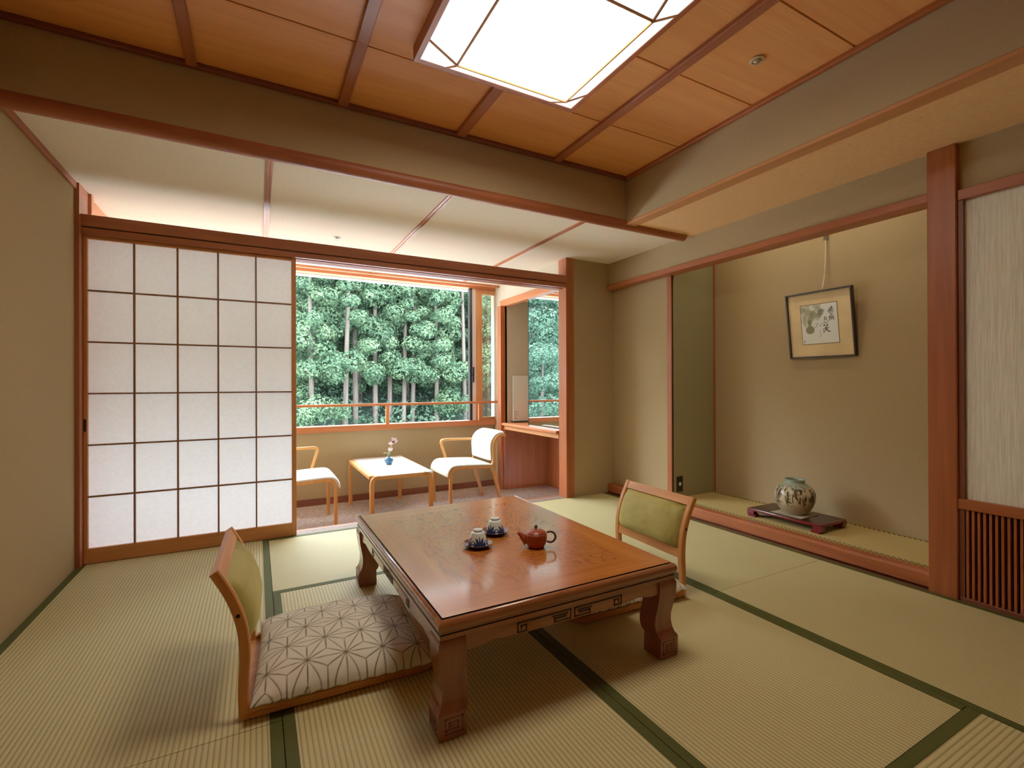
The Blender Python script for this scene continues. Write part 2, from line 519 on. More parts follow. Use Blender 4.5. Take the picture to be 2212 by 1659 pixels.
# moulding round the raised ceiling
sbox('trim_5', (XL, CX, CY - .028, CY, ZC - .022, ZC), M['dark_x'], 'dark moulding of the raised ceiling along the window side', 'moulding', .003)
sbox('trim_6', (CX - .028, CX, YN, CY - .028, ZC - .022, ZC), M['trim_y'], 'reddish moulding of the raised ceiling along the alcove side', 'moulding', .003)
sbox('wall_coffer_window', (XL, CX + .06, CY, CY + .06, ZL, 2.6), M['wall'], 'olive beige upright face between raised and low ceiling, window side', 'wall')
sbox('wall_coffer_alcove', (CX, CX + .06, YN, CY, ZL, 2.6), M['wall'], 'olive beige upright face between raised and low ceiling, alcove side', 'wall')
# lower ceilings
sbox('ceiling_veranda', (XL - .1, 3.1, CY + .03, 5.0, ZL, ZL + .04), M['cream'], 'cream papered low ceiling running out to the window', 'ceiling')
sbox('ceiling_soffit', (CX + .09, XR + .05, YN, CY + .03, ZL - .006, ZL + .03), M['soffit'], 'gold papered soffit strip above the alcove', 'ceiling')
sbox('trim_7', (CX, CX + .086, YN, CY + .02, ZL - .018, ZL), M['hinoki_y'], 'light wooden edge board along the soffit', 'moulding', .002)
for k, x in enumerate((.06, 1.013, 1.978)):
    mb = MB().box(x - .016, x - .006, CY, 4.84, ZL - .008, ZL, mi=0).box(x + .006, x + .016, CY, 4.84, ZL - .008, ZL, mi=0).box(x - .006, x + .006, CY, 4.84, ZL - .003, ZL, mi=1)
    struct(mb.build('trim_low_batten_%d' % (k + 1), [M['trim_y'], M['hinoki_y']]), ['wooden strip on the cream ceiling above the paper screen', 'wooden strip on the cream ceiling above the side table', 'wooden strip on the cream ceiling above the chair by the desk'][k], 'batten')
# round pole beam
mb = MB(); mb.tube([(XL, 2.548, 2.116), (2.84, 2.548, 2.116)], .038, 24)
struct(mb.build('trim_pole', M['beam_x'], smooth=40), 'round dark wooden pole along the edge of the raised ceiling', 'beam')

# screen rail (kamoi) and its grooves
mb = MB()
mb.box(XL + .02, 2.402, 3.455, 3.50, 1.893, 1.96, .003)
mb.box(XL + .02, 2.402, 3.463, 3.50, 1.875, 1.893, mi=1)
mb.box(XL + .02, 2.402, 3.458, 3.482, 1.852, 1.887, .002)
mb.box(XL + .02, 2.402, 3.482, 3.60, 1.872, 1.957)
for y in (3.512, 3.538, 3.564, 3.588): mb.box(XL + .02, 2.402, y, y + .012, 1.852, 1.873)
struct(mb.build('trim_rail', [M['beam_x'], M['ceiling_gap']]), 'dark red wooden rail above the sliding screen with grooves below', 'rail')
mb = MB()
mb.box(XL + .02, 2.402, 3.478, 3.585, -.028, -.008, mi=0)
for i in range(5): mb.box(XL + .02, 2.402, 3.492 + i * .02, 3.502 + i * .02, -.008, -.001, mi=1)
struct(mb.build('trim_track', [M['dark_x'], M['track']]), 'grooved floor track between straw mats and veranda carpet', 'track')
# main post at the right of the opening
sbox('trim_post', (2.402, 2.487, 3.462, 3.585, -.01, ZL), M['trim_z'], 'reddish square post between the window opening and corner wall', 'post', .004)
sbox('wall_corner', (2.487, 3.10, 3.475, 3.585, -.02, 2.2), M['wall'], 'narrow beige wall between the post and the alcove wall', 'wall')

# veranda
sbox('wall_window', (XL - .1, 2.47, VY, 5.02, -.2, .56), M['wall'], 'beige wall under the veranda window', 'wall')
sbox('baseboard_window', (XL, 2.42, VY - .012, VY, VZ, -.086), M['dark_x'], 'dark red baseboard under the veranda window', 'baseboard')
w1 = thing('window_1', 'wide veranda window with wooden sill and slid-open sash', 'window', (1.0, VY, .55)); w1['kind'] = 'structure'
mb = MB(); mb.box(XL, 2.47, VY - .03, 5.02, .545, .603, .003)
mb.build('window_sill', M['orange_x'], w1)
mb = MB(); mb.box(XL, 2.44, 4.80, 4.825, 2.098, ZL); mb.box(XL, 2.47, VY - .02, 5.02, 2.085, ZL)
mb.build('head_rail', M['orange_x'], w1)
mb = MB()
mb.box(2.180, 2.235, VY, VY + .035, .603, 2.085); mb.box(2.235, 2.47, VY, VY + .035, 2.03, 2.085); mb.box(2.235, 2.47, VY, VY + .035, .603, .635)
mb.box(2.235, 2.255, VY - .004, VY, .61, 2.03)
mb.build('sash_frame', M['hinoki_z'], w1)
mb = MB(); mb.box(2.104, 2.135, VY - .005, VY + .045, .603, 2.085, mi=0); mb.box(2.135, 2.180, VY, VY + .04, .603, 2.085, mi=1)
mb.build('sash_edge', [M['alu'], M['white_vinyl']], w1)
mb = MB(); mb.box(2.235, 2.47, VY + .016, VY + .02, .635, 2.03); mb.build('pane', M['glass'], w1)
mb = MB(); mb.box(2.128, 2.15, VY - .03, VY - .004, 1.03, 1.20, .004); mb.box(2.095, 2.128, VY - .028, VY - .012, 1.10, 1.125, .003)
mb.build('window_handle', M['black'], w1)
sbox('trim_8', (2.44, 2.47, 4.80, VY, .56, ZL), M['orange_z'], 'thin orange wooden edge beside the window glass', 'post')
# engawa right: alcove with desk and mirror
sbox('trim_9', (2.365, 2.445, 4.665, 4.75, VZ, 1.87), M['trim_z'], 'reddish post between the window and the dressing alcove', 'post', .003)
sbox('wall_dressing_far', (2.42, 3.1, 4.665, 5.02, VZ - .05, 2.2), M['wall_light'], 'pale end wall of the dressing alcove', 'wall')
sbox('wall_dressing_back', (2.96, 3.1, 3.58, 4.70, VZ - .05, 2.2), M['wall'], 'back wall of the dressing alcove', 'wall')
sbox('wall_dressing_top', (2.42, 2.96, 3.585, 4.67, 1.935, 2.12), M['wall_light'], 'pale wall above the dressing alcove', 'wall')
sbox('trim_10', (2.405, 2.47, 3.585, 4.76, 1.868, 1.938), M['orange_y'], 'orange wooden lintel above the mirror', 'lintel', .003)

# right side: alcove wall
sbox('wall_right', (XR, XR + .08, YN, 3.475, 1.885, 2.2), M['wall'], 'olive beige wall strip above the alcove lintel', 'wall')
sbox('wall_right_low', (2.95, 3.10, 2.80, 3.475, -.02, 1.885), M['wall'], 'beige wall between the corner and the alcove', 'wall')
sbox('trim_11', (2.86, 2.975, .965 + .10, 3.475, 1.876, 1.918), M['trim_y'], 'long reddish lintel above the picture alcove', 'lintel', .003)
sbox('trim_12', (2.94, 2.962, 2.765, 2.812, .075, 1.88), M['trim_z'], 'thin reddish strip at the edge of the alcove', 'moulding', .002)
sbox('wall_alcove_side', (2.95, 3.55, 2.765, 2.80, .02, 2.45), M['wall_green'], 'greenish side wall of the picture alcove', 'wall')
sbox('wall_alcove_back', (3.445, 3.55, .80, 2.78, .02, 2.45), M['wall'], 'olive beige back wall behind the hanging picture', 'wall')
sbox('wall_alcove_near', (2.96, 3.55, .88, .96, .02, 2.45), M['wall'], 'near side wall of the picture alcove', 'wall')
sbox('ceiling_alcove', (2.95, 3.55, .85, 2.80, 2.32, 2.40), M['cream'], 'hidden ceiling over the picture alcove', 'ceiling')
sbox('floor_alcove', (2.93, 3.5, .90, 3.475, -.02, .070), M['dark_y'], 'raised floor base of the picture alcove', 'floor')
sbox('trim_13', (3.436, 3.445, 2.752, 2.765, .08, 2.3), M['beam_z'], 'thin dark corner bead inside the alcove', 'moulding')
mb = MB(); mb.prism([(2.87, .012), (2.87, .068), (2.882, .080), (2.945, .080), (2.945, -.02), (2.90, -.02), (2.90, .012)], 'y', 1.065, 3.474)
struct(mb.build('trim_sill', M['trim_y']), 'polished reddish sill along the front of the picture alcove', 'sill')
sbox('trim_14', (2.852, 2.975, .965, 1.075, -.02, ZL - .006), M['trim_z'], 'reddish square alcove post beside the slatted grille', 'post', .004)
sbox('trim_15', (2.866, 2.89, .945, .966, .0, 1.885), M['dark_z'], 'dark strip between alcove post and striped panel', 'moulding')
sbox('trim_16', (2.858, 2.90, YN, .962, 1.845, 1.892), M['trim_y'], 'reddish rail above the striped paper panel', 'rail', .002)
sbox('trim_17', (2.858, 2.90, YN, .966, .420, .466), M['trim_y'], 'reddish rail between striped panel and slatted grille', 'rail', .002)
sbox('wall_right_panel', (2.885, 2.96, YN, .966, .43, 1.885), M['striated'], 'panel of pale vertically streaked paper above the grille', 'wall')
# slatted grille
g = thing('slatted_grille', 'dark wooden slatted grille low on the wall under the streaked paper panel', 'grille', (2.88, .4, 0))
mb = MB(); mb.box(2.935, 2.95, YN, .965, -.02, .43); mb.build('back_board', M['ceiling_gap'], g)
mb = MB(); mb.box(2.862, 2.90, YN, .962, -.02, .014, .002); mb.build('bottom_rail', M['dark_y'], g)
mb = MB(); y = .936
while y > -.6:
    mb.box(2.868, 2.892, y - .0045, y + .0045, .014, .424); y -= .0195
mb.build('slats', M['trim_z'], g)

# outside shell
sbox('ceiling_eave', (-6, 9, 5.0, 5.68, 2.2, 2.3), M['white_out'], 'white eave outside above the window', 'eave')
sbox('bounce_slab', (-7, 9, 5.05, 8.5, -.9, -.1), M['white_out'], 'added unseen pale slab outside, bouncing sky light up to the ceiling', 'light reflector')  # added slab, out of view below the sill, bounces sky light onto the ceiling
sbox('wall_roof_slab', (-6, 9, YN - .3, 5.05, 2.62, 2.75), M['concrete'], 'roof slab above the room', 'roof')
sbox('wall_outer_left', (-6, XL - .1, 4.95, 5.05, -2, 2.7), M['concrete'], 'outer wall beside the window, screen side', 'wall')
sbox('wall_outer_right', (2.47, 9, 5.0, 5.1, -2, 2.7), M['concrete'], 'outer wall beside the window, alcove side', 'wall')
sbox('wall_outer_head', (XL - .2, 3.2, 5.0, 5.06, 2.085, 2.7), M['concrete'], 'outer wall above the window head', 'wall')
sbox('wall_outer_side', (3.55, 3.65, YN - .2, 5.05, -.2, 2.7), M['concrete'], 'outer wall behind the alcove', 'wall')

# ------------------------------------------------------------------ tatami mats
def mat_(x0, x1, y0, y1, axis, label):
    t = thing('tatami_mat', label, 'straw mat', ((x0 + x1) / 2, (y0 + y1) / 2, -.03))
    g = .0012; h = .033
    x0 += g; x1 -= g; y0 += g; y1 -= g
    if axis == 'y':
        MB().box(x0 + h, x1 - h, y0, y1, -.03, 0).build('mat_surface', M['tatami_y'], t)
        for a, b in ((x0, x0 + h), (x1 - h, x1)): MB().box(a, b, y0, y1, -.03, .0012).build('border', M['heri'], t)
    else:
        MB().box(x0, x1, y0 + h, y1 - h, -.03, 0).build('mat_surface', M['tatami_x'], t)
        for a, b in ((y0, y0 + h), (y1 - h, y1)): MB().box(x0, x1, a, b, -.03, .0012).build('border', M['heri'], t)
    return t
x0, x1, x2, x3, x4 = XL + .003, .066, .998, 1.932, 2.848
mat_(x0, x1, 1.58, 3.478, 'y', 'straw mat reaching the paper screen along the plain wall')
mat_(x0, x1, -.32, 1.58, 'y', 'straw mat along the plain wall in front of the near chair')
mat_(x1, x3, 2.552, 3.478, 'x', 'straw mat lying crosswise beside the veranda floor track')
mat_(x1, x2, .635, 2.552, 'y', 'straw mat under the table half nearer the paper screen')
mat_(x2, x3, .635, 2.552, 'y', 'straw mat under the table half nearer the alcove')
mat_(x3, x4, 1.556, 3.474, 'y', 'straw mat between the far floor chair and the alcove sill')
mat_(x3, x4, -.36, 1.556, 'y', 'straw mat in front of the alcove post and slatted grille')
mat_(x1, x3, -.30, .635, 'x', 'coarsely ribbed straw mat lying crosswise in the near corner of the view')
sbox('floor_edge', (2.849, 2.90, YN, 3.474, -.03, -.002), M['dark_y'], 'dark wooden floor edge along the alcove sill', 'floor')
am = thing('alcove_mat', 'long thin straw mat with patterned edging on the alcove floor', 'mat', (3.2, 1.9, .07))
MB().box(2.975, 3.415, 1.0, 2.763, .070, .081).build('mat_surface', M['goza'], am)
for a, b in ((2.946, 2.975), (3.415, 3.444)): MB().box(a, b, 1.0, 2.763, .070, .083).build('border', M['goza_edge'], am)

# ------------------------------------------------------------------ paper screen
s = thing('shoji_screen', 'white paper sliding screen with wooden lattice of thirty panes', 'sliding screen', (-.3, 3.5, 0))
SX0, SX1, SZ1 = -.857, .234, 1.872
for a, b in ((SX0, -.838), (.207, SX1)): MB().box(a, b, 3.487, 3.515, 0, SZ1, .002).build('stile', M['hinoki_z'], s)
for a, b in ((0, .084), (1.833, SZ1)): MB().box(-.838, .207, 3.488, 3.514, a, b).build('rail', M['hinoki_x'], s)
mb = MB()
for i in range(1, 5): x = -.838 + i * 1.045 / 5; mb.box(x - .0045, x + .0045, 3.489, 3.507, .084, 1.833)
for i in range(1, 6): z = .084 + i * 1.749 / 6; mb.box(-.838, .207, 3.490, 3.507, z - .0045, z + .0045)
mb.build('lattice', M['lattice'], s)
raw('paper', [(-.838, 3.508, .084), (.207, 3.508, .084), (.207, 3.508, 1.833), (-.838, 3.508, 1.833)], [(0, 1, 2, 3)], M['paper'], s)
MB().box(-.8545, -.8435, 3.485, 3.489, .745, .815).build('finger_pull', M['black'], s)

# ------------------------------------------------------------------ ceiling lamp and fittings
lx0, lx1, ly0, ly1, zf, zi = .605, 1.371, 1.125, 1.93, 2.36, 2.30
ix0, ix1, iy0, iy1 = .722, 1.254, 1.258, 1.806
L = thing('ceiling_lamp', 'large square ceiling lamp of white acrylic in thin wooden frame', 'ceiling lamp', (.988, 1.53, ZC))
mb = MB()
mb.box(lx0 - .022, lx0, ly0 - .022, ly1 + .022, zf, ZC); mb.box(lx1, lx1 + .022, ly0 - .022, ly1 + .022, zf, ZC)
mb.box(lx0, lx1, ly0 - .022, ly0, zf, ZC); mb.box(lx0, lx1, ly1, ly1 + .022, zf, ZC)
mb.build('outer_frame', M['trim_y'], L)
mb = MB()
def bar(p, q, r=.0055): mb.tube([p, q], r, 6)
for x in (ix0, ix1): bar((x, iy0, zi), (x, iy1, zi)); 
for y in (iy0, iy1): bar((ix0, y, zi), (ix1, y, zi))
for x, X in ((ix0, lx0), (ix1, lx1)):
    for y, Y in ((iy0, ly0), (iy1, ly1)):
        bar((x, y, zi), (X, y, zf + .004)); bar((x, y, zi), (x, Y, zf + .004))
mb.build('grid_bars', M['hinoki_x'], L)
raw('centre_panel', [(ix0, iy0, zi), (ix1, iy0, zi), (ix1, iy1, zi), (ix0, iy1, zi)], [(0, 3, 2, 1)], M['lamp_centre'], L)
vs, fs = [], []
def quad(*p):
    n = len(vs); vs.extend(p); fs.append(tuple(range(n, n + len(p))))
zo = zf + .004
quad((ix0, iy0, zi), (lx0, iy0, zo), (lx0, iy1, zo), (ix0, iy1, zi)); quad((ix1, iy0, zi), (ix1, iy1, zi), (lx1, iy1, zo), (lx1, iy0, zo))
quad((ix0, iy0, zi), (ix1, iy0, zi), (ix1, ly0, zo), (ix0, ly0, zo)); quad((ix0, iy1, zi), (ix0, ly1, zo), (ix1, ly1, zo), (ix1, iy1, zi))
for x, X in ((ix0, lx0), (ix1, lx1)):
    for y, Y in ((iy0, ly0), (iy1, ly1)):
        quad((x, y, zi), (X, y, zo), (X, Y, zo)); quad((x, y, zi), (X, Y, zo), (x, Y, zo))
raw('side_panels', vs, fs, M['lamp_side'], L)

sd = thing('smoke_detector', 'small round cream smoke sensor on the orange board ceiling', 'smoke detector', (1.934, 1.324, ZC))
MB().lathe([(.020, .0), (.030, -.001), (.032, -.004), (.029, -.007), (.021, -.008), (.017, -.004)], (1.934, 1.324, ZC), 32).build('ring', M['sensor'], sd, 40)
MB().lathe([(.017, -.002), (.016, -.010), (.010, -.015), (.004, -.017)], (1.934, 1.324, ZC), 24).build('sensor_head', M['chrome'], sd, 40)
sp_ = thing('ceiling_sprinkler', 'tiny round sprinkler on the cream low ceiling', 'sprinkler', (.539, 3.798, ZL))
MB().lathe([(.030, 0), (.031, -.003), (.026, -.006)], (.539, 3.798, ZL), 28).build('ring', M['white_plastic'], sp_, 40)
MB().lathe([(.008, -.004), (.008, -.012), (.017, -.014), (.017, -.016), (.004, -.018)], (.539, 3.798, ZL), 20).build('sprinkler_head', M['chrome'], sp_, 40)
av = thing('air_vent', 'narrow dark slot vent in the low ceiling behind the screen rail', 'air vent', (.53, 4.1, ZL))
MB().box(.22, .84, 4.03, 4.13, ZL - .006, ZL).build('vent_frame', M['dark_x'], av)
MB().box(.24, .82, 4.05, 4.062, ZL - .010, ZL - .006).box(.24, .82, 4.08, 4.092, ZL - .010, ZL - .006).build('vent_slats', M['ceiling_gap'], av)

# ------------------------------------------------------------------ low table
tx0, tx1, ty0, ty1, th = .446, 1.369, 1.267, 2.512, .337
T = thing('low_table', 'low polished elm table with scrolled legs and figured top', 'low table', ((tx0 + tx1) / 2, (ty0 + ty1) / 2, 0))
def rect(i, z, e=0): return [(tx0 + i - e, ty0 + i - e, z), (tx1 - i + e, ty0 + i - e, z), (tx1 - i + e, ty1 - i + e, z), (tx0 + i - e, ty1 - i + e, z)]
prof = [(.030, .276), (.008, .276), (.004, .279), (.004, .292), (.007, .295), (.007, .300), (.001, .304), (-.002, .310), (-.002, .322), (.002, .330), (.006, .334), (.010, .336),
        (.012, .3345), (.012, .332), (.017, .332), (.017, .3365)]
mis = [0] * (len(prof) - 1); mis[-1] = 1; mis[-2] = 1; mis[-3] = 1; mis[3] = 1
mb = MB(); mb.loft([rect(a, z) for a, z in prof], cap0=False, cap1=False, mis=mis)
rim = mb.build('top_rim', [M['table_x'], M['table_groove']], T, 40)
bw = .135; e = .017
for q in (0, 1):
    mb = MB()
    if q == 0: mb.prism([(tx0 + e, ty0 + e), (tx1 - e, ty0 + e), (tx1 - bw, ty0 + bw), (tx0 + bw, ty0 + bw)], 'z', .318, .3372)
    else: mb.prism([(tx0 + e, ty1 - e), (tx0 + bw, ty1 - bw), (tx1 - bw, ty1 - bw), (tx1 - e, ty1 - e)], 'z', .318, .3372)
    mb.build('top_border', M['top_x'], T)
for q in (0, 1):
    mb = MB()
    if q == 0: mb.prism([(tx0 + e, ty0 + e), (tx0 + bw, ty0 + bw), (tx0 + bw, ty1 - bw), (tx0 + e, ty1 - e)], 'z', .318, .3372)
    else: mb.prism([(tx1 - e, ty0 + e), (tx1 - e, ty1 - e), (tx1 - bw, ty1 - bw), (tx1 - bw, ty0 + bw)], 'z', .318, .3372)
    mb.build('top_border', M['top_y'], T)
MB().box(tx0 + bw, tx1 - bw, ty0 + bw, ty1 - bw, .318, .3370).build('top_panel', M['top_burl'], T)
# legs
LW = .083
levels = [(0, 0, 0), (.004, -.002, 0), (.070, -.003, -.001), (.076, 0, .002), (.082, .005, .006), (.10, .011, .010), (.125, .0145, .011), (.15, .0140, .008), (.18, .009, .004), (.215, .003, .001), (.25, .0, 0), (.268, .0, 0), (.277, .004, 0)]
carv = M['table_groove']
def greek(mb, P, s=1):
    """square spiral with strokes of width w in the (u,v) plane, P(u,v0,v..) writes boxes"""
    pass
for sx, X in ((1, tx0), (-1, tx1)):
    for sy, Y in ((1, ty0), (-1, ty1)):
        rings = []
        for z, o, i in levels:
            a0, a1 = X + sx * o, X + sx * (LW + i)
            b0, b1 = Y + sy * o, Y + sy * (LW + i)
            rings.append([(a0, b0, z), (a1, b0, z), (a1, b1, z), (a0, b1, z)])
        mb = MB(); mb.loft(rings)
        leg = mb.build('leg', M['table_z'], T, 35)
        # carved square spiral on the foot block, on the two outward faces
        mb = MB()
        segs = [(.014, .014, .072, .018), (.068, .014, .072, .062), (.016, .058, .072, .062), (.016, .026, .020, .062), (.016, .026, .058, .030), (.054, .026, .058, .050), (.028, .046, .058, .050), (.028, .036, .032, .050), (.028, .036, .046, .040)]
        for (u0, v0, u1, v1) in segs:
            mb.box(X + sx * u0, X + sx * u1, Y - sy * .0038, Y + sy * .002, v0, v1)
            mb.box(X - sx * .0038, X + sx * .002, Y + sy * u0, Y + sy * u1, v0, v1)
        mb.build('carving', M['dark_z'], leg)
# aprons with carved key pattern
def key(mb, put, u0, u1):
    um = (u0 + u1) / 2; w = .0045
    zt, zb = .268, .240
    for s_ in (-1, 1):
        a = um + s_ * (u1 - u0) * .27
        def st(p, q):
            (pu, pz), (qu, qz) = p, q
            lo_u, hi_u = min(pu, qu), max(pu, qu); lo_z, hi_z = min(pz, qz), max(pz, qz)
            put(lo_u - w / 2, hi_u + w / 2, lo_z - w / 2, hi_z + w / 2)
        c1 = um + s_ * .008; c2 = um + s_ * .076
        # long line from the end scroll to the centre hook
        st((a, zt), (c1, zt)); st((c1, zt), (c1, zb)); st((c1, zb), (c2 - s_ * .006, zb)); st((c2 - s_ * .006, zb), (c2 - s_ * .006, zb + .010)); st((c2 - s_ * .006, zb + .010), (c1 + s_ * .018, zb + .012))
        st((c1 + s_ * .012, zt - .009), (c2, zt - .009))
        # end scroll
        st((a, zt), (a, zb)); st((a, zb), (a - s_ * .030, zb)); st((a - s_ * .030, zb), (a - s_ * .030, zb + .018)); st((a - s_ * .030, zb + .018), (a - s_ * .012, zb + .018)); st((a - s_ * .012, zb + .018), (a - s_ * .012, zb + .009))
def apron_poly(u0, u1):
    p = [(u0, .277), (u1, .277), (u1, .236)]
    p += [(u1 - .02, .232), (u1 - .05, .234), (u1 - .10, .242), (u1 - .16, .236), (u1 - .20, .234), (u0 + .20, .234), (u0 + .16, .236), (u0 + .10, .242), (u0 + .05, .234), (u0 + .02, .232), (u0, .236)]
    return p
for sy, Y in ((1, ty0), (-1, ty1)):
    y0_, y1_ = Y + sy * .010, Y + sy * .030
    mb = MB(); mb.prism(apron_poly(tx0 + LW - .004, tx1 - LW + .004), 'y', y0_, y1_); ap = mb.build('apron', M['table_x'], T)
    mb = MB(); key(mb, lambda a, b, c, d: mb.box(a, b, y0_ - sy * .0012, y0_ + sy * .002, c, d), tx0 + LW, tx1 - LW); mb.build('carving', carv, ap)
for sx, X in ((1, tx0), (-1, tx1)):
    x0_, x1_ = X + sx * .010, X + sx * .030
    mb = MB(); mb.prism(apron_poly(ty0 + LW - .004, ty1 - LW + .004), 'x', x0_, x1_); ap = mb.build('apron', M['table_y'], T)
    mb = MB(); key(mb, lambda a, b, c, d: mb.box(x0_ - sx * .0012, x0_ + sx * .002, a, b, c, d), ty0 + LW, ty1 - LW); mb.build('carving', carv, ap)

T.location.z = .0016
# ------------------------------------------------------------------ legless chairs
def legless_chair():
    """built facing +X, back at x=0, y from 0 to .5, origin at the near back corner"""
    t = thing('legless_chair', '', 'floor chair')
    W = .49
    # base: plate with rounded back corners and a low rim
    pts = [(0, .03), (.008, .008), (.03, 0), (.56, .0), (.60, .02), (.615, .06), (.615, W - .06), (.60, W - .02), (.56, W), (.03, W), (.008, W - .008), (0, W - .03)]
    mb = MB(); mb.prism(pts, 'z', .004, .020, bev=.003); mb.build('seat_base', M['chairwood_x'], t)
    for y in (.012, W - .012):
        mb = MB()
        P = smoothpath([(.012, y, .020), (.05, y, .030), (.10, y, .0245), (.2, y, .022), (.42, y, .022), (.56, y, .020)], 5)
        mb.sweep(P, (0, 1, 0), .024, [.016] * len(P), bev=.003)
        mb.build('side_rim', M['chairwood_x'], t)
    side = [(.012, .006), (.009, .06), (.010, .12), (.013, .19), (.009, .26), (-.004, .32), (-.026, .38), (-.056, .438), (-.066, .455)]
    for y in (.014, W - .014):
        P = smoothpath([(x, y, z) for x, z in side], 4)
        mb = MB(); mb.sweep(P, (0, 1, 0), .026, [.030 - .006 * abs(i / len(P) - .4) for i in range(len(P))], bev=.004)
        st = mb.build('back_stile', M['chairwood_z'], t)
        mb = MB(); yy = y - .0135 if y < .1 else y + .0135
        mb.tube([(-.004, yy - .001, .318), (-.004, yy + .001, .318)], .006, 12); mb.build('plug', M['ceiling_gap'], st)
    def rail(z0, z1, nm):
        P = []
        for z in [z0 + (z1 - z0) * k / 3 for k in range(4)]:
            for (xa, za), (xb, zb) in zip(side, side[1:]):
                if za <= z <= zb: P.append((xa + (xb - xa) * (z - za) / (zb - za), W / 2, z)); break
        mb = MB(); mb.sweep(P, (0, 1, 0), W - .05, .020, bev=.003); mb.build(nm, M['chairwood_y'], t)
    rail(.418, .4545, 'top_rail'); rail(.180, .222, 'lower_rail')
    # padded velvet panel
    vs, fs = [], []
    NU, NV = 28, 22
    def sx(z):
        for (xa, za), (xb, zb) in zip(side, side[1:]):
            if za <= z <= zb: return xa + (xb - xa) * (z - za) / (zb - za)
        return side[-1][0]
    for sgn in (1, -1):
        for j in range(NV + 1):
            for i in range(NU + 1):
                u = -1 + 2 * i / NU; v = -1 + 2 * j / NV
                z = .320 + v * .098; y = W / 2 + u * (W / 2 - .029)
                b = ((1 - abs(u) ** 5) * (1 - abs(v) ** 4)) ** .55
                vs.append((sx(z) + sgn * (.004 + (.042 if sgn > 0 else .006) * b), y, z))
        o = 0 if sgn > 0 else (NU + 1) * (NV + 1)
        for j in range(NV):
            for i in range(NU):
                a = o + j * (NU + 1) + i
                q = (a, a + 1, a + NU + 2, a + NU + 1)
                fs.append(q if sgn > 0 else q[::-1])
    o = (NU + 1) * (NV + 1)
    ring = [i for i in range(NU + 1)] + [j * (NU + 1) + NU for j in range(1, NV + 1)] + [NV * (NU + 1) + i for i in range(NU - 1, -1, -1)] + [j * (NU + 1) for j in range(NV - 1, 0, -1)]
    for a, b in zip(ring, ring[1:] + ring[:1]): fs.append((a, a + o, b + o, b))
    raw('back_pad', vs, fs, M['velvet'], t, True)
    return t

# hemp-leaf patterned cushion
def asanoha(x, y, a):
    h = a * math.sqrt(3) / 2
    j = math.floor(y / h); fy = y - j * h
    xx = x - (j % 2) * a / 2
    i = math.floor(xx / a); fx = xx - i * a
    # corners of the two triangles in this cell row
    u = fx / a; v = fy / h
    # up triangle (0,0),(a,0),(a/2,h)
    if v <= 2 * u and v <= 2 * (1 - u): tri = [(0, 0), (a, 0), (a / 2, h)]
    elif v > 2 * u: tri = [(0, 0), (a / 2, h), (-a / 2, h)]
    else: tri = [(a, 0), (a / 2, h), (a * 1.5, h)]
    cx = sum(p[0] for p in tri) / 3; cy = sum(p[1] for p in tri) / 3
    d = 1e9
    def seg(p, q, taper):
        px, py = fx - p[0], fy - p[1]; dx, dy = q[0] - p[0], q[1] - p[1]
        L2 = dx * dx + dy * dy; tt = max(0, min(1, (px * dx + py * dy) / L2))
        dist = math.hypot(px - tt * dx, py - tt * dy)
        return dist - .0011 * math.sin(PI * tt)
    for k in range(3):
        d = min(d, seg(tri[k], (cx, cy), 1))
        if k != 9: d = min(d, seg(tri[k], tri[(k + 1) % 3], 1) + .0004)
    return d

def cushion(mats):
    """square floor cushion, .56 square, origin at the near back corner on the chair base"""
    N = 200; S = .555
    vs, fs, paint = [], [], []
    rnd = random.Random(3)
    for layer in (1, -1):
        for j in range(N + 1):
            for i in range(N + 1):
                u = -1 + 2 * i / N; v = -1 + 2 * j / N
                kx = 1 - .030 * (1 - v * v) * 0 - .028 * (1 - abs(v) ** 2.2); ky = 1 - .028 * (1 - abs(u) ** 2.2)
                x = S / 2 + u * S / 2 * kx; y = S / 2 + v * S / 2 * ky
                b = max(0, (1 - abs(u) ** 6) * (1 - abs(v) ** 6)) ** .5
                b2 = (1 - u * u * .25) * (1 - v * v * .25)
                wr = .0022 * math.sin(9 * x / S + 3 * v) * math.sin(7 * y / S + 1.3) * b
                edge = max(abs(u), abs(v)); 
                ru = .0020 * math.sin(34 * (u if abs(v) > abs(u) else v)) * max(0, (edge - .82) / .18)
                z = .034 + layer * ((.080 if layer > 0 else .024) * b * (b2 if layer > 0 else 1) + (wr if layer > 0 else 0)) + ru
                vs.append((x, y, max(z, .0005)))
                d = asanoha(x + .02, y + .015 + .02 * math.sin(3 * x), .118)
                w = .0024
                paint.append(max(0, min(1, 1.35 - d / w)) if d < w * 1.4 else 0)
        o = 0 if layer > 0 else (N + 1) ** 2
        for j in range(N):
            for i in range(N):
                a = o + j * (N + 1) + i; q = (a, a + 1, a + N + 2, a + N + 1)
                fs.append(q if layer > 0 else q[::-1])
    ob = raw('floor_cushion', vs, fs, M['asanoha'], None, True)
    at = ob.data.color_attributes.new('paint', 'FLOAT_COLOR', 'POINT')
    at.data.foreach_set('color', [q for p in paint for q in (p, p, p, 1)])
    return ob

